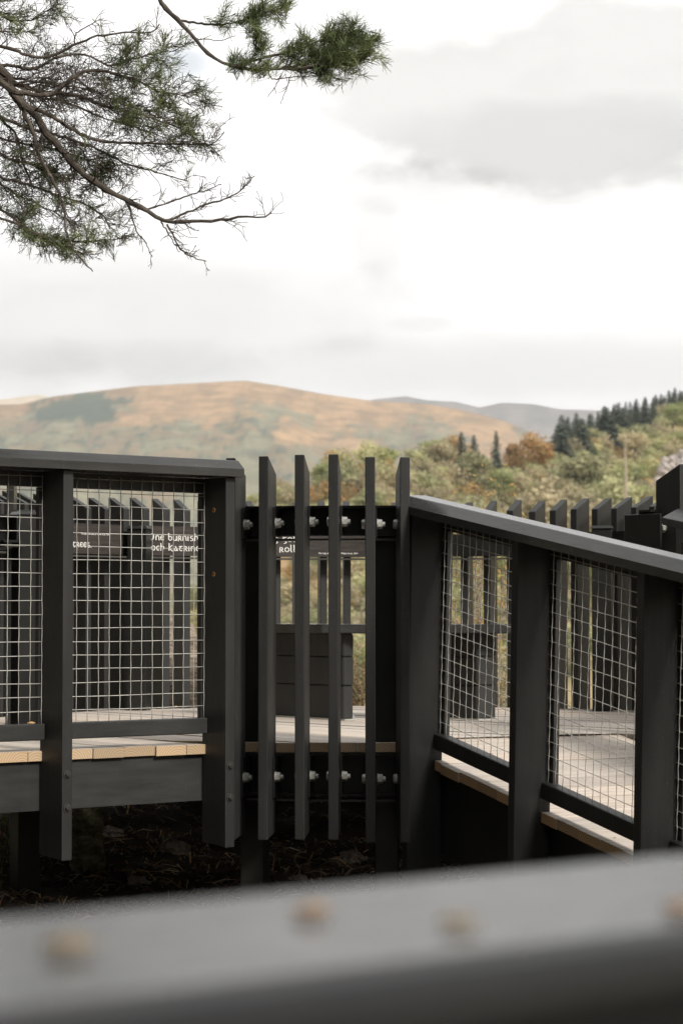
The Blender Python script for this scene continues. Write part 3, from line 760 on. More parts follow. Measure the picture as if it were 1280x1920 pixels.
# green blades and heath on the lit bank at left
bm = bmesh.new(); lay = bm.verts.layers.float_color.new('tint')
def blade(bm, lay, p0, h, col, lean=.5, w_=.003, rnd=rnd):
    a = rnd.uniform(0, math.tau); d = Vector((math.cos(a), math.sin(a), 0))*lean*h*rnd.random(); s_ = Vector((-math.sin(a), math.cos(a), 0))*w_
    p0 = Vector(p0); m_ = p0+d*.35+Vector((0,0,h*.6)); t_ = p0+d+Vector((0,0,h))
    vs = [bm.verts.new(q) for q in (p0-s_, p0+s_, m_+s_*.7, m_-s_*.7, t_)]
    for v_ in vs: v_[lay] = (*col, 1)
    bm.faces.new(vs[:4]); bm.faces.new((vs[3], vs[2], vs[4]))
for i in range(9000):
    y = rnd.uniform(10.2, 14.4); x = rnd.uniform(-3.2, -.13*y-.0)+rnd.uniform(0,.12)
    col = rnd.choice(((.16,.22,.05),(.30,.32,.10),(.40,.34,.18),(.20,.12,.07)))
    blade(bm, lay, (x, y, gz(x, y)), rnd.uniform(.02,.10), col, 1.2, .0028)
for i in range(9000):
    y = rnd.uniform(13.0, 15.2); x = rnd.uniform(-2.4, 2.6)
    col = rnd.choice(((.34,.26,.15),(.48,.37,.24),(.30,.30,.11),(.25,.16,.09)))
    blade(bm, lay, (x, y, gz(x, y)), rnd.uniform(.06,.22), col, .9, .004)
tag(obj('rough_grass', bm, M_bits), 'tufts of dry and green grass on the bank beside and behind the decks', 'grass', kind='stuff')
def rock(name, label, loc, dims, m, seed_, cat='rock', sub=4, amp=.35, fr=1.6):
    bm = bmesh.new(); bmesh.ops.create_icosphere(bm, subdivisions=sub, radius=1)
    for v_ in bm.verts:
        n_ = noise.fractal(v_.co*fr+Vector((seed_,0,0)), .8, 2.1, 5); n2 = noise.cell(v_.co*2.2+Vector((seed_,3,1)))
        v_.co *= 1+amp*n_+.12*n2
        v_.co = Vector((v_.co.x*dims[0], v_.co.y*dims[1], v_.co.z*dims[2]))
    o = obj(name, bm, m, smooth=False); o.location = loc
    return tag(o, label, cat)
for rk, lc, r_, i in STONES: rock('stone', rk, lc, (r_*1.4, r_, r_*.8), M_rock, 20+i, 'stone', 3)
rock('mossy_stone', 'pale mossy stone under the left walkway beside the first post', ((165-640)/F*10.6, 10.6, gz(-1.1,10.6)+.13), (.085,.10,.15), M_moss, 3)
rock('tree_stump', 'large dead pale stump behind the pickets, seen between them at the left', ((325-640)/F*13.75, 13.75, -.42), (.24,.12,.36), M_pale, 8, 'stump')
# ------------------------------------------------------------------ small plants right behind the fence
def bush(name, label, cat, loc, h, w_, nst, m, leafsize, nl, seed_, stem=M_pale, flat=.6):
    rnd = random.Random(seed_); t = thing(name, label, cat, loc)
    bs = bmesh.new(); bl = bmesh.new()
    for i in range(nst):
        a = rnd.uniform(0, math.tau); sp = rnd.uniform(.1,1)*w_; hh = h*rnd.uniform(.6,1)
        pts = [Vector((math.cos(a)*sp*(j/4)**1.4+rnd.uniform(-.045,.045)*h, math.sin(a)*sp*(j/4)**1.4*flat, hh*j/4)) for j in range(5)]
        tube(bs, [tuple(p) for p in pts], [.0026*h*(1-.9*j/4)+.0006 for j in range(5)], 4)
        for k in range(nl):
            u = rnd.uniform(.25, 1); j = min(3, int(u*4)); p = pts[j].lerp(pts[j+1], u*4-j)
            p = p+Vector((rnd.gauss(0,.07), rnd.gauss(0,.07), rnd.gauss(0,.05)))*h*.6
            d = Vector((rnd.gauss(0,1), rnd.gauss(0,1), rnd.gauss(0,1))).normalized()*leafsize; s_ = d.orthogonal().normalized()*leafsize*.45
            vs = [bl.verts.new(q) for q in (p-d, p+s_, p+d, p-s_)]; bl.faces.new(vs)
    obj('stem', bs, stem, t); obj('leaves', bl, m, t)
    return t
def gloc(px, Y, dz=0):
    x = (px-640)/F*Y; return (x, Y, gz(x, Y)+dz)
bush('birch_sapling', 'young birch with orange and yellow leaves behind the right-hand pickets', 'sapling', gloc(915,15.0), 1.72, .42, 18, L_birch, .019, 40, 21)
bush('birch_sapling', 'yellow-green sapling standing just left of the orange one behind the pickets', 'sapling', gloc(868,15.3), 1.40, .40, 22, L_birchg, .013, 60, 22)
bush('heather_bush', 'pink brown heather bush behind the fence, seen left of centre above the bench', 'shrub', gloc(528,14.2), .72, .16, 26, L_heath, .008, 60, 23)
bush('heather_bush', 'low rusty heather bush behind the fence, seen right of the bench leg', 'shrub', gloc(672,14.1), .58, .20, 30, L_heath, .009, 60, 24)
bush('bracken_clump', 'orange bracken behind the pickets right of the second bench leg', 'shrub', gloc(960,14.2), .62, .24, 24, L_tan, .013, 40, 25)
bush('bracken_clump', 'yellow bracken showing through the gap left of the tall ramp post', 'shrub', gloc(740,14.3), .75, .2, 22, L_birchg, .012, 50, 26)
bush('seed_stalks', 'tall thin dry stalks with seed heads rising above the right pickets', 'plant', gloc(893,13.9), 1.72, .14, 5, L_tan, .010, 14, 27)

# ------------------------------------------------------------------ trees on the hillside
def crown_mesh(seed_, m, h=9.0, w_=4.4, nl=11, nq=1700, q=.30):
    rnd = random.Random(seed_); bm = bmesh.new()
    lobes = []
    for i in range(nl):
        a = rnd.uniform(0, math.tau); rr_ = rnd.uniform(.1,.62)*w_; zz = rnd.uniform(.36,.82)*h
        rr_ *= math.sqrt(max(.1, 1-((zz/h-.52)/.5)**2)); lobes.append((Vector((rr_*math.cos(a), rr_*math.sin(a), zz)), rnd.uniform(.26,.46)*w_))
    lobes.append((Vector((0,0,h*.82)), .4*w_))
    for i in range(nq):
        c, r_ = rnd.choice(lobes); d = Vector((rnd.gauss(0,1), rnd.gauss(0,1), rnd.gauss(.15,1))).normalized()
        p = c+d*r_*rnd.uniform(.55,1.05); p.z = c.z+(p.z-c.z)*.8
        u = (d+Vector((rnd.gauss(0,.5), rnd.gauss(0,.5), rnd.gauss(0,.5)))).normalized(); s_ = u.orthogonal().normalized(); t_ = u.cross(s_)
        k = q*rnd.uniform(.5,1.15); ang = rnd.uniform(0, math.tau); s2 = s_*math.cos(ang)+t_*math.sin(ang); t2 = u.cross(s2)
        bm.faces.new([bm.verts.new(v_) for v_ in (p-s2*k, p-t2*k*.7, p+s2*k, p+t2*k*.7)])
    me = bpy.data.meshes.new('crown'); bm.to_mesh(me); bm.free(); me.materials.append(m); return me
def trunk_mesh(seed_, h=9.0):
    rnd = random.Random(seed_+50); bm = bmesh.new()
    tube(bm, [(0,0,-1.0),(.05,0,h*.25),(rnd.uniform(-.2,.2),.1,h*.55),(rnd.uniform(-.4,.4),0,h*.85)], [.26,.20,.12,.03], 7)
    for i in range(6):
        a = rnd.uniform(0, math.tau); z0 = h*rnd.uniform(.22,.55)
        tube(bm, [(0,0,z0),(math.cos(a)*h*.12, math.sin(a)*h*.12, z0+h*.1),(math.cos(a)*h*.24, math.sin(a)*h*.24, z0+h*.28)], [.09,.06,.015], 5)
    me = bpy.data.meshes.new('trunk'); bm.to_mesh(me); bm.free(); me.materials.append(M_bark); return me
def conifer_meshes(seed_, h=13.0, w_=2.6):
    rnd = random.Random(seed_); bm = bmesh.new(); z = h*.12
    while z < h*.985:
        t = (z-h*.12)/(h*.88); r_ = w_*(1-t)**.85*rnd.uniform(.75,1.1)+.12; n_ = int(9+10*(1-t))
        for i in range(n_):
            a = rnd.uniform(0, math.tau); rl = r_*rnd.uniform(.6,1.1); d = Vector((math.cos(a), math.sin(a), 0)); s_ = Vector((-math.sin(a), math.cos(a), 0))
            for k in range(4):
                f0 = k/4; b0 = d*rl*f0+Vector((0,0,z-.28*rl*f0)); b1 = d*rl*(f0+.36)+Vector((0,0,z-.30*rl*(f0+.36)-rnd.uniform(0,.25)))
                ww = .34*(1-f0*.5)*rnd.uniform(.7,1.2)
                bm.faces.new([bm.verts.new(v_) for v_ in (b0-s_*ww, b1-s_*ww*.3, b1+s_*ww*.3, b0+s_*ww)])
        z += h*.033
    me = bpy.data.meshes.new('crown'); bm.to_mesh(me); bm.free(); me.materials.append(L_conif)
    bm = bmesh.new(); tube(bm, [(0,0,-1),(0,0,h*.5),(0,0,h)], [.22,.12,.02], 6)
    mt = bpy.data.meshes.new('trunk'); bm.to_mesh(mt); bm.free(); mt.materials.append(M_bark)
    return me, mt
crowns = {k: [crown_mesh(s_+j*10, m, h_, w_) for j in range(3)] for k, m, s_, h_, w_ in (('olive',L_olive,1,9,4.6),('tan',L_tan,2,9,4.4),('orange',L_orange,3,9,4.8),('green',L_green,4,9,4.2))}
trunks = [trunk_mesh(i) for i in range(3)]
conifs = [conifer_meshes(31+i, 13, 2.5+.3*i) for i in range(3)]
def tree(kind, px, ytop, D, label, cat='tree', group=None, name=None, wk=1.0):
    p = px; x = (px-640)/F*D; zg = terr(math.hypot(x, D), px); h = (HY-ytop)/F*D-zg
    rnd = random.Random(int(px*3+ytop))
    h = max(3.0, h); base = 13 if kind == 'conifer' else 9.6
    t = thing(name or {'conifer':'conifer_tree'}.get(kind, 'broadleaf_tree'), label, cat, (x, D, zg), rnd.uniform(0,6.28), group)
    s_ = h/base; t.scale = (s_*wk, s_*wk, s_)
    if kind == 'conifer': me, mt = rnd.choice(conifs)
    else: me, mt = rnd.choice(crowns[kind]), rnd.choice(trunks)
    for nm, m_ in (('crown', me), ('trunk', mt)):
        o = bpy.data.objects.new(nm, m_); C.objects.link(o); o.parent = t
    return t
B = [('orange',1000,800,520,'rust-orange oak, the brightest tree on the right-hand hillside',1.25),
 ('orange',965,822,505,'smaller rust-orange tree against the left flank of the bright orange oak',1.0),
 ('green',1262,748,700,'rounded green tree below the conifers at the right picture edge',1.3),
 ('olive',1095,835,480,'large pale olive tree right of the rust-orange oak',1.2),
 ('tan',1040,872,430,'broad tan birch directly below the pale olive tree',1.2),
 ('olive',880,835,455,'olive tree under the two lone conifers',1.1),
 ('orange',822,838,470,'small russet tree top left of the two lone conifers',.8),
 ('green',612,860,430,'dark green tree peeking up between the second and third tall pickets',1.1),
 ('olive',716,846,450,'olive tree rising behind the fourth tall picket',1.2),
 ('tan',668,885,420,'tan tree showing between the third and fourth tall pickets',1.1),
 ('tan',806,905,420,'tan tree above the top end of the ramp handrail',1.1),
 ('olive',880,925,400,'olive tree right behind the orange leaved sapling tips',1.1),
 ('olive',1150,868,440,'pale olive tree left of the grey cliff',1.1),
 ('tan',1190,800,600,'tan tree high on the slope under the conifer row',1.1),
 ('tan',1105,915,400,'tan orange bush-like tree just above the right-hand pickets',1.1),
 ('green',1160,940,370,'green bush-like tree between the tan one and the cliff foot',.9),
 ('green',930,868,460,'dark green tree at the foot of the orange oak',1.0),
 ('olive',560,905,420,'olive tree left of the second tall picket',1.1)]
for k, px, yt, D, lab, wk in B: tree(k, px, yt, D, lab, wk=wk)
tree('conifer', 865, 808, 470, 'lone dark conifer, left one of the pair at the tree line foot', wk=1.7)
tree('conifer', 888, 814, 478, 'lone dark conifer, right one of the pair at the tree line foot', wk=1.7)
tree('conifer', 930, 806, 500, 'small dark conifer just left of the rust-orange oak', wk=1.3)
cr = random.Random(5)
for i in range(54):
    px = 1046+i*5.6+cr.uniform(-4,4)
    yl = lerp([(1040,775),(1100,768),(1150,752),(1200,742),(1240,724),(1290,712),(1400,690)], px)
    D = lerp(CREST_D, px)-cr.uniform(-10,60)
    tree('conifer', px, yl+cr.uniform(2,22), D, 'dark conifer in the row along the crest of the right-hand hill', group='conifers along the right-hand hill crest', wk=cr.uniform(1.3,2.1))
# the woodland mass between them
wr = random.Random(77)
for nm, key, m, cnt, lab, shift in (('woodland','olive',L_olive,560,'olive autumn woodland covering the right-hand hillside',0),('woodland','tan',L_tan,430,'tan birch woodland scattered over the right-hand hillside',1),
                     ('woodland','green',L_green,190,'green scrub woodland among the autumn trees on the slope',2),('woodland','orange',L_orange,100,'rusty bracken and oak scrub dotted over the slope',3)):
    bm = bmesh.new(); srcs = crowns[key]
    for i in range(cnt):
        px = wr.uniform(330, 1560); D1 = lerp(CREST_D, px)
        D = D1*math.sqrt(wr.uniform(.30, 1.0)); 
        if D > D1-25 and px > 900: D -= 40
        if 1165 < px < 1330 and 290 < D < 430: continue
        if px < 560 and wr.random() < .3: continue
        x = (px-640)/F*D; zg = terr(math.hypot(x, D), px); s_ = wr.uniform(.55,1.08); 
        if px < 620: s_ *= .75
        M_ = Matrix.Translation((x, D, zg-1.4*s_)) @ Matrix.Rotation(wr.uniform(0,6.28), 4, 'Z') @ Matrix.Diagonal((s_*1.15, s_*1.15, s_*wr.uniform(.7,1), 1))
        me = wr.choice(srcs); nf = len(me.polygons); step = 2
        co = [M_ @ v_.co for v_ in me.vertices]
        for p in me.polygons:
            if p.index % 2: continue
            bm.faces.new([bm.verts.new(co[j]) for j in p.vertices])
    tag(obj(nm, bm, m), lab, 'woodland', kind='stuff')
# unseen trees added left of and behind the viewer to shade the scene
bm = bmesh.new(); fr = random.Random(3)
for i in range(72):
    az = R(fr.uniform(-165, -48)); rr_ = fr.uniform(9, 20); s_ = fr.uniform(1.5, 2.3)
    if i < 18: az = R(fr.uniform(-56, -44)); rr_ = fr.uniform(16, 22); s_ = fr.uniform(1.4, 1.7)
    if i >= 56: az = R(fr.uniform(165, 205)); rr_ = fr.uniform(9, 18); s_ = 1.2
    if i >= 66:  # trees added right behind the camera to keep sun off the foreground rail
        xx, yy = ((3.3,-4.2),(4.6,-5.6),(2.6,-5.9),(1.2,-5.4),(5.4,-7.0),(3.6,-7.4))[i-66]; az = math.atan2(xx, yy); rr_ = math.hypot(xx, yy); s_ = 1.05
    M_ = Matrix.Translation((rr_*math.sin(az), rr_*math.cos(az), -3.5)) @ Matrix.Rotation(fr.uniform(0,6.28), 4, 'Z') @ Matrix.Diagonal((s_,s_,s_,1))
    for me in (fr.choice(crowns['green']), trunks[0]):
        cc_ = [M_ @ v_.co for v_ in me.vertices]; vv = [bm.verts.new(c_) for c_ in cc_]
        for p in me.polygons: bm.faces.new([vv[j] for j in p.vertices])
tag(obj('woodland', bm, L_conif), 'unseen trees added round the viewer outside the picture to shade the scene', 'woodland', kind='stuff')
# grey cliff on the right
def cliff(px, py, D, dims, label, seed_):
    x = (px-640)/F*D; return rock('rock_outcrop', label, (x, D, (HY-py)/F*D), dims, M_rock, seed_, 'cliff', 5, .38, 1.1)
cliff(1272,893,350,(3.2,4,3.2),'pale grey cliff at the right edge above the last pickets',4)
tr_ = thing('birch_tree', 'slender pale dead birch trunk standing bare left of the cliff', 'tree', ((1172-640)/F*360, 360, (HY-925)/F*360))
bm = bmesh.new(); tube(bm, [(0,0,-2),(.1,0,3),(-.05,0,6),(.1,0,8.5)], [.28,.22,.14,.03], 6)
obj('trunk', bm, M_pale, tr_)

# ------------------------------------------------------------------ overhanging Scots pine (trunk outside the frame at the left)
PY = 8.75
pr = random.Random(19)
def W3(px, py, y): return Vector(((px-640)/F*y, y, (HY-py)/F*y))
pine = thing('pine_tree', 'Scots pine whose bare twigs and needled branches hang in from the top left', 'tree', (-3.4, 9.6, -1.5))
off = Vector((-3.4, 9.6, -1.5))
def add_tube(bm, pts, radii, n=5): tube(bm, [p-off for p in pts], radii, n)
bm = bmesh.new(); tube(bm, [(0,0,-.4),(.05,0,1.5),(.12,-.1,3.5),(.0,-.1,6),(.1,0,9)], [.24,.20,.17,.12,.05], 12); obj('trunk', bm, M_bark, pine)
cb = bmesh.new(); kr = random.Random(41)  # unseen canopy above the frame, added to shade the decks from the left
for i in range(5200):
    l_ = kr.choice(((-5.6,8.4,5.2,2.0),(-3.6,9.6,7.2,2.2),(-4.8,6.4,6.4,2.2),(-2.6,8.0,5.6,1.5),(-6.4,10.4,6.0,2.2),(-3.4,11.4,5.8,1.7),(-6.0,6.8,3.8,1.6)))
    d = Vector((kr.gauss(0,1), kr.gauss(0,1), kr.gauss(0,1))).normalized()*l_[3]*kr.uniform(.3,1); p = Vector(l_[:3])+Vector((d.x, d.y, d.z*.55))
    u = Vector((kr.gauss(0,1), kr.gauss(0,1), kr.gauss(0,1))).normalized()*.11; t_ = u.orthogonal().normalized()*.07
    cb.faces.new([cb.verts.new(q-off) for q in (p-u, p-t_, p+u, p+t_)])
obj('crown', cb, M_needle, pine)
need = bmesh.new(); DENS = .15
def tuft(p, d, n_, L):
    """needles around the last stretch of a twig"""
    d = d.normalized(); s_ = d.orthogonal().normalized(); t_ = d.cross(s_)
    for i in range(n_):
        u = pr.random(); a = pr.uniform(0, math.tau); sp = pr.uniform(.35, .95)
        q = p-d*u*.085; dir_ = (d*pr.uniform(.5,1.1)+(s_*math.cos(a)+t_*math.sin(a))*sp+Vector((0,0,.18))).normalized()
        l_ = L*pr.uniform(.65,1.1); w_ = dir_.orthogonal().normalized()*.0011
        if pr.random() < .5: w_ = dir_.cross(w_).normalized()*.0011
        e_ = q+dir_*l_
        vs = [need.verts.new(v_-off) for v_ in (q-w_, q+w_, e_+w_*.5, e_-w_*.5)]; need.faces.new(vs)
def grow(bm, p, d, L, r0, depth, leafy, droop=0.0):
    n_ = 5; pts = [p]; q = p; dd = d.normalized()
    for i in range(n_):
        dd = (dd+Vector((pr.gauss(0,.17), pr.gauss(0,.14), pr.gauss(0,.17)+droop))).normalized(); q = q+dd*L/n_; pts.append(q)
    add_tube(bm, pts, [max(.0009, r0*(1-.75*i/n_)) for i in range(n_+1)], 4 if r0 < .003 else 5)
    if depth > 0:
        for k in range(pr.choice((2,3,3,4))):
            i = pr.randint(1, n_); ax = Vector((pr.gauss(0,1), pr.gauss(0,.8), pr.gauss(0,1))).normalized()
            nd = (pts[i]-pts[i-1]).normalized()*.9+ax*.75
            grow(bm, pts[i], nd, L*pr.uniform(.4,.72), r0*.55, depth-1, leafy, droop)
    if leafy > 0 and depth <= 1 and pr.random() < leafy*DENS: tuft(pts[-1], dd, int(24*min(1.3, .6+leafy)), .047)
    if leafy > .8 and depth == 0 and pr.random() < leafy*.25: tuft(pts[-3], dd, 14, .042)
def resample(pts, r0, r1, n_):
    out = []; L = [0]
    for a, b_ in zip(pts, pts[1:]): L.append(L[-1]+(b_-a).length)
    for i in range(n_+1):
        s_ = L[-1]*i/n_; j = max(k for k in range(len(L)-1) if L[k] <= s_+1e-9); t = (s_-L[j])/(L[j+1]-L[j])
        a = pts[max(0,j-1)]; b_ = pts[j]; c = pts[j+1]; d = pts[min(len(pts)-1,j+2)]
        v_ = .5*((2*b_)+(c-a)*t+(2*a-5*b_+4*c-d)*t*t+(3*b_-a-3*c+d)*t**3)
        out.append(v_+Vector((pr.gauss(0,.0016), pr.gauss(0,.002), pr.gauss(0,.0016))))
    return out, [r0+(r1-r0)*i/n_ for i in range(n_+1)]
def limb(pxs, r0, r1, ntw, Ltw, leafy, y0=0.0, dy=0.0, depth=2, start=.1, bias=(0,0), droop=0.0, knots=True, leaf_from=0.0):
    bm = bmesh.new(); pts = [W3(px, py, PY+y0+dy*i/len(pxs)) for i, (px, py) in enumerate(pxs)]
    P, Rr = resample(pts, r0, r1, max(8, len(pxs)*5))
    if knots: Rr = [r_*pr.uniform(.85,1.2) for r_ in Rr]
    add_tube(bm, P, Rr, 8)
    x0_, y0_ = pxs[0]                    # the part of the limb nearer the trunk, outside the frame
    if x0_ <= 30:
        T0 = Vector((-3.33, 9.52, P[0].z*.55+1.9)) if x0_ <= -300 else W3(-420+x0_*.1, -80+(y0_-150)*.25, PY+.05)
        mid = T0.lerp(P[0], .55)+Vector((0,0,.05)); C_, _r = resample([T0, mid, P[0]], 1, 1, 10)
        add_tube(bm, C_[:-1]+[P[0]], [Rr[0]*(1.35-.35*i/10) for i in range(11)], 7)
    for k in range(ntw):
        u = pr.uniform(start, 1); i = min(len(P)-2, int(u*(len(P)-1))); d = (P[i+1]-P[i]).normalized()
        ax = Vector((pr.gauss(0,1)+bias[0], pr.gauss(0,.8), pr.gauss(0,1)+bias[1])).normalized()
        grow(bm, P[i], d*.8+ax*.8, Ltw*pr.uniform(.5,1.1)*(1-.45*u), max(.0018, Rr[i]*.32), depth, leafy if u >= leaf_from else 0, droop)
    return obj('branch', bm, M_bark, pine)
# heavy limbs that carry the crown
limb([(-900,-330),(-420,-80),(-150,30),(0,125),(13,157),(39,187),(66,213),(82,243),(110,272),(135,303),(177,339),(228,367),(270,390),(312,411),(371,412),(422,407),(460,402),(498,405),(508,393)], .042, .0026, 34, .16, .0, start=.55, depth=1, bias=(.2,.3))
limb([(270,390),(338,367),(380,354),(413,341)], .004, .0015, 10, .09, 0, depth=1, bias=(0,.5))
limb([(312,411),(380,381),(422,369),(447,354),(475,326)], .0048, .0016, 14, .10, 0, depth=1, bias=(0,.6))
limb([(312,417),(338,464),(363,480),(386,488)], .0036, .0016, 9, .08, 0, depth=1, bias=(.3,-.2))
limb([(236,372),(253,426),(270,451),(284,478)], .0035, .0014, 5, .07, 0, depth=1)
limb([(300,412),(318,440),(326,455),(336,470)], .003, .0014, 5, .07, 0, depth=1)
limb([(13,157),(40,200),(57,240),(72,291),(97,337),(116,383),(122,430),(139,468),(171,506)], .0095, .0020, 20, .12, .05, y0=-.05, depth=2, leaf_from=.4)
limb([(-300,250),(-100,330),(0,390),(42,419),(84,447),(120,462),(160,474)], .010, .003, 34, .13, .5, y0=.1, depth=2, start=.5, bias=(.5,-.2))
limb([(-300,20),(0,80),(36,93),(82,98),(131,79),(170,61),(197,57),(230,52),(282,51),(295,36)], .012, .0022, 18, .15, .30, depth=1, start=.3, leaf_from=.8)
limb([(135,76),(138,56),(161,39),(190,24)], .0028, .0012, 4, .08, 0, depth=1)
limb([(-200,100),(0,113),(59,121),(108,98),(157,95),(184,108),(210,113),(262,98),(330,85)], .009, .002, 44, .20, .75, depth=2, start=.3, y0=.12, bias=(.7,.2), leaf_from=.55)
limb([(20,165),(90,170),(130,140),(170,123),(223,134),(262,149),(295,164),(345,172)], .010, .002, 46, .20, .72, depth=2, start=.25, y0=-.1, bias=(.7,.1), leaf_from=.45)
limb([(0,140),(70,165),(130,170),(190,190),(250,205),(310,225),(375,250)], .010, .002, 54, .22, .72, depth=2, start=.1, y0=.2, bias=(.6,.05), leaf_from=.4)
limb([(39,187),(90,210),(139,240),(186,259),(253,263),(358,265),(396,265),(418,242)], .0085, .0018, 34, .18, .22, depth=2, start=.1, bias=(.3,-.1))
limb([(0,215),(50,235),(110,250),(180,275),(230,300),(300,320),(350,335)], .007, .0018, 26, .17, .08, depth=2, y0=.25, bias=(.4,-.1))
limb([(-100,200),(0,285),(50,300),(90,325),(150,330),(185,318)], .008, .002, 44, .20, .66, depth=2, y0=.3, bias=(.4,-.1), start=.3)
limb([(0,330),(60,345),(110,365),(150,375),(190,400),(205,425)], .006, .002, 30, .13, .45, depth=2, y0=.15, bias=(.4,-.3))
limb([(-50,395),(20,412),(70,436),(130,450),(200,446),(240,440)], .006, .002, 34, .095, .66, depth=2, y0=.0, bias=(.4,.1), start=.2)
limb([(-60,-60),(0,20),(30,30),(60,25),(95,5)], .008, .002, 30, .18, .62, depth=2, y0=.1, bias=(.1,.3))
limb([(-100,60),(0,50),(40,52),(80,36)], .005, .0015, 14, .12, .35, depth=1, y0=-.2)
limb([(-200,160),(-50,190),(20,240),(40,300),(60,350)], .009, .003, 40, .22, .38, depth=2, y0=.35, start=.2)
limb([(0,150),(60,175),(120,185),(190,215),(260,235),(330,262)], .006, .0015, 70, .19, 0, depth=2, y0=.45, start=.02, bias=(.4,.1))
limb([(-60,120),(30,140),(90,150),(160,160),(230,190),(300,205)], .006, .0015, 70, .19, .12, depth=2, y0=.3, start=.1, bias=(.4,.1))
limb([(-60,230),(20,260),(80,270),(150,290),(210,320)], .006, .0015, 60, .18, .06, depth=2, y0=.4, start=.1, bias=(.4,-.1))
limb([(-40,300),(10,350),(60,375),(110,400),(140,420)], .005, .0015, 50, .15, .05, depth=2, y0=.35, start=.1, bias=(.4,-.1))
# top right branch with the dense green spray
DENS = .40
limb([(-300,-560),(100,-300),(270,-60),(303,0),(328,26),(361,62),(393,95),(420,112),(448,119),(481,123),(529,121),(569,121),(606,116),(643,107),(680,95)], .020, .0028, 36, .12, .95, depth=1, start=.80, bias=(.5,.75), y0=-.3, leaf_from=.6)
limb([(448,114),(496,99),(547,88),(584,74),(621,59),(660,55)], .0055, .002, 26, .11, .95, depth=1, y0=-.3, bias=(.4,.6), start=.3)
limb([(520,121),(570,112),(620,92),(665,70),(700,62)], .005, .002, 34, .10, 1.0, depth=1, y0=-.28, bias=(.5,.35), start=.15)
limb([(560,121),(610,108),(650,100),(690,104)], .0045, .002, 22, .10, 1.0, depth=1, y0=-.33, bias=(.5,.2), start=.2)
limb([(448,118),(470,100),(480,80),(478,55)], .003, .0014, 10, .09, .9, depth=1, y0=-.3, bias=(0,.6), start=.5)
limb([(334,29),(382,35),(408,37),(455,28),(496,15),(536,4)], .0045, .0018, 24, .11, .85, depth=1, y0=-.25, bias=(.2,.5), start=.3, leaf_from=.3)
limb([(361,62),(390,66),(415,66),(440,58)], .0022, .0012, 3, .06, .2, depth=0, y0=-.3)
limb([(544,124),(602,131),(636,142),(650,146)], .0028, .0014, 8, .07, .5, depth=1, y0=-.3)
limb([(500,123),(510,140),(540,138),(590,134)], .0024, .0012, 5, .06, 0, depth=0, y0=-.3)
limb([(544,134),(538,155),(534,164),(525,187)], .002, .001, 3, .05, 0, depth=0, y0=-.3)
limb([(525,134),(512,160),(500,173)], .0016, .001, 1, .04, 0, depth=0, y0=-.3)
obj('needles', need, M_needle, pine)

# ------------------------------------------------------------------ sky, sun, haze, camera
SUN_EL, SUN_AZ = R(38), R(142)        # azimuth clockwise from +Y: behind the camera, to its right
w = bpy.data.worlds.new('World'); scene.world = w; w.use_nodes = True
nt = w.node_tree; bg = nt.nodes['Background']; bg.inputs['Strength'].default_value = .1
sky = N(nt, 'ShaderNodeTexSky'); sky.sky_type = 'NISHITA'; sky.sun_disc = False; sky.sun_elevation = SUN_EL; sky.sun_rotation = SUN_AZ
tc = N(nt, 'ShaderNodeTexCoord'); vec = tc.outputs['Generated']
def math_(op, a, b_=None, c=None):
    n_ = nt.nodes.new('ShaderNodeMath'); n_.operation = op
    for i, v_ in enumerate((a, b_, c)):
        if v_ is None: continue
        if isinstance(v_, (int, float)): n_.inputs[i].default_value = v_
        else: nt.links.new(v_, n_.inputs[i])
    return n_.outputs[0]
sx = N(nt, 'ShaderNodeSeparateXYZ'); nt.links.new(vec, sx.inputs[0])
def wn(scale, stretch, detail=5, rough=.55, loc=(0,0,0)):
    mp = N(nt, 'ShaderNodeMapping'); mp.inputs['Scale'].default_value = stretch; mp.inputs['Location'].default_value = loc
    nt.links.new(vec, mp.inputs[0]); n_ = N(nt, 'ShaderNodeTexNoise', Scale=scale, Detail=detail, Roughness=rough, Distortion=.15); nt.links.new(mp.outputs[0], n_.inputs['Vector']); return n_.outputs[0]
def mr(v_, a, b_, c=0.0, d=1.0):
    n_ = N(nt, 'ShaderNodeMapRange'); n_.interpolation_type = 'SMOOTHSTEP'; nt.links.new(v_, n_.inputs[0])
    for i, q in zip((1,2,3,4), (a,b_,c,d)): n_.inputs[i].default_value = q
    return n_.outputs[0]
nA = wn(7, (1,1,1.6), 7, .55); nB = wn(22, (1,1,1.9), 6, .55, (3,1,2)); nC = wn(2.2, (1,1,2), 3)
wob = math_('MULTIPLY_ADD', math_('SUBTRACT', nA, .5), 2.2, math_('MULTIPLY', math_('SUBTRACT', nB, .5), 1.5))
def blob(px, py, ax, ay, soft0=1.25, soft1=.45, wk=1.3):
    dx, dz = (px-640)/F, (HY-py)/F
    a = math_('DIVIDE', math_('SUBTRACT', sx.outputs[0], dx), ax/F); b_ = math_('DIVIDE', math_('SUBTRACT', sx.outputs[2], dz), ay/F)
    q = math_('ADD', math_('MULTIPLY', a, a), math_('MULTIPLY', b_, b_))
    q = math_('ADD', q, math_('MULTIPLY', wob, wk))
    q = math_('ADD', q, math_('MULTIPLY', mr(sx.outputs[1], .3, .0), 9))
    return mr(q, soft0, soft1)
g1 = blob(1180, 195, 570, 175, 1.15, .55); g1b = blob(1180, 295, 500, 85, 1.3, .1); g2 = blob(120, 590, 620, 130, 1.5, .2); g3 = blob(700, 450, 55, 70, 1.5,.1, .8); g4 = blob(760, 360, 190, 45, 1.5, .2)
g5 = blob(790, 610, 60, 16, 1.6, .2, .8); g6 = blob(520, 160, 110, 26, 1.5, .2, .8); g7 = blob(850, 690, 700, 60, 1.5, .1); g8 = blob(20,700,150,60,1.4,.2)
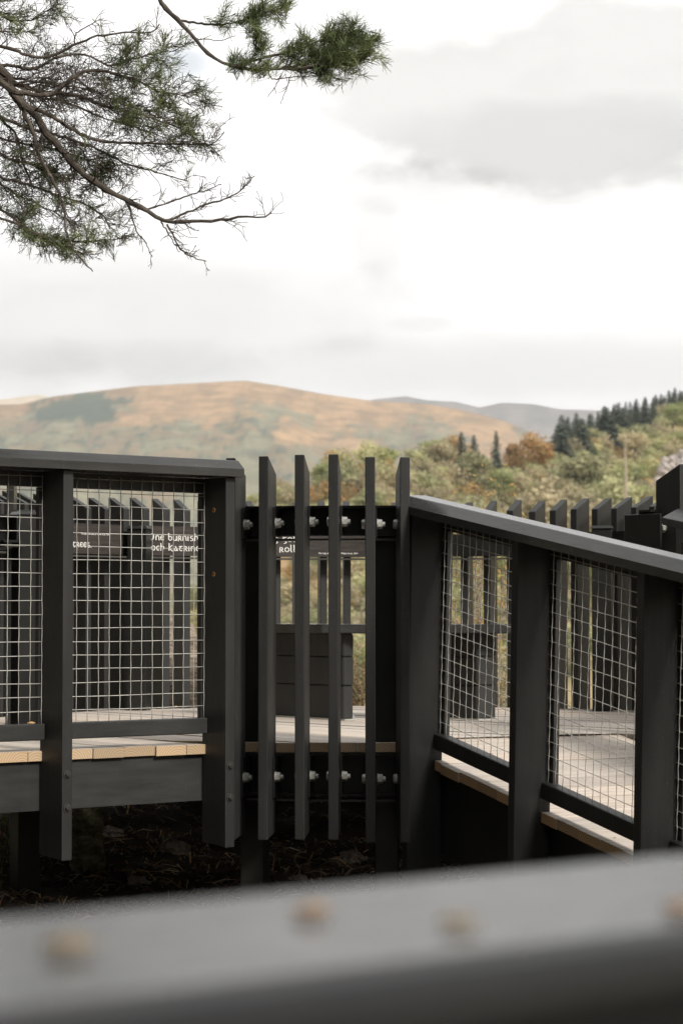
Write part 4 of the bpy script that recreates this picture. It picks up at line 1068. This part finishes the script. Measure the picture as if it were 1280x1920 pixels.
lum = math_('SUBTRACT', math_('SUBTRACT', .985, math_('MULTIPLY', mr(nA, .42, .66), .055)), math_('MULTIPLY', g1, .27))
for g, k_ in ((g1b,.12),(g2,.20),(g3,.13),(g4,.13),(g5,.10),(g6,.13),(g7,.17),(g8,.10)): lum = math_('SUBTRACT', lum, math_('MULTIPLY', g, k_))
away = mr(sx.outputs[1], .97, .85)              # other parts of the sky: broken cloud
lum = math_('MULTIPLY', lum, math_('SUBTRACT', 1.0, math_('MULTIPLY', away, mr(nC, .40, .60, 0, .30))))
lum = math_('MULTIPLY', lum, mr(sx.outputs[2], -.02, -.15, 1.0, .15))
lum = math_('MULTIPLY', math_('SUBTRACT', lum, math_('MULTIPLY', mr(nB, .45, .70), .035)), 1.345)
cc = N(nt, 'ShaderNodeCombineColor'); l10 = math_('MULTIPLY', lum, 10.0)
nt.links.new(l10, cc.inputs[0]); nt.links.new(math_('MULTIPLY', l10, .992), cc.inputs[1])
nt.links.new(math_('MULTIPLY', l10, mr(lum, 1.0, 1.42, .965, .988)), cc.inputs[2])
gap = math_('MULTIPLY', blob(345, 138, 60, 30, 1.6, .1, .9), .45)
bl = N(nt, 'ShaderNodeMix', data_type='RGBA'); nt.links.new(sky.outputs[0], bl.inputs[6]); 
mixn = N(nt, 'ShaderNodeMix', data_type='RGBA'); nt.links.new(math_('MAXIMUM', gap, math_('MULTIPLY', away, .12)), mixn.inputs[0]); nt.links.new(cc.outputs[0], mixn.inputs[6])
nt.links.new(sky.outputs[0], mixn.inputs[7])
nt.nodes.remove(bl)
nt.links.new(mixn.outputs[2], bg.inputs['Color'])
sl = bpy.data.lights.new('sun', 'SUN'); sl.energy = 3.6; sl.angle = R(12); sl.color = (1,.95,.87)
so = bpy.data.objects.new('sun', sl); C.objects.link(so)
sd = Vector((math.sin(SUN_AZ)*math.cos(SUN_EL), math.cos(SUN_AZ)*math.cos(SUN_EL), math.sin(SUN_EL)))
so.rotation_euler = sd.to_track_quat('Z', 'Y').to_euler(); so.location = sd*30

HAZE = True
if HAZE:
    bm = bmesh.new(); box(bm, -4000, 4000, -600, 9600, -70, 900)
    hm = bpy.data.materials.new('haze_air'); hm.use_nodes = True; n2 = hm.node_tree
    n2.nodes.remove(n2.nodes['Principled BSDF']); pv = n2.nodes.new('ShaderNodeVolumePrincipled')
    pv.inputs['Color'].default_value = (.97,.98,1,1); pv.inputs['Density'].default_value = .000095; pv.inputs['Anisotropy'].default_value = .1
    n2.links.new(pv.outputs[0], n2.nodes['Material Output'].inputs['Volume'])
    tag(obj('haze', bm, hm), 'thin pale haze over the valley', 'haze', kind='stuff')

cam = bpy.data.cameras.new('camera'); co = bpy.data.objects.new('camera', cam); C.objects.link(co); scene.camera = co
cam.sensor_fit = 'VERTICAL'; cam.sensor_height = 36; cam.sensor_width = 24; cam.lens = F/1920*36
co.location = (0,0,0); co.rotation_euler = (R(90)+math.atan((HY-960)/F), 0, 0)
cam.clip_start = .05; cam.clip_end = 40000
cam.dof.use_dof = True; cam.dof.focus_distance = 9.3; cam.dof.aperture_fstop = 6.7
scene.view_settings.view_transform = 'Standard'; scene.view_settings.look = 'None'; scene.view_settings.exposure = .1; scene.view_settings.gamma = 1
scene.cycles.volume_bounces = 0; scene.cycles.max_bounces = 6; scene.cycles.use_denoising = True
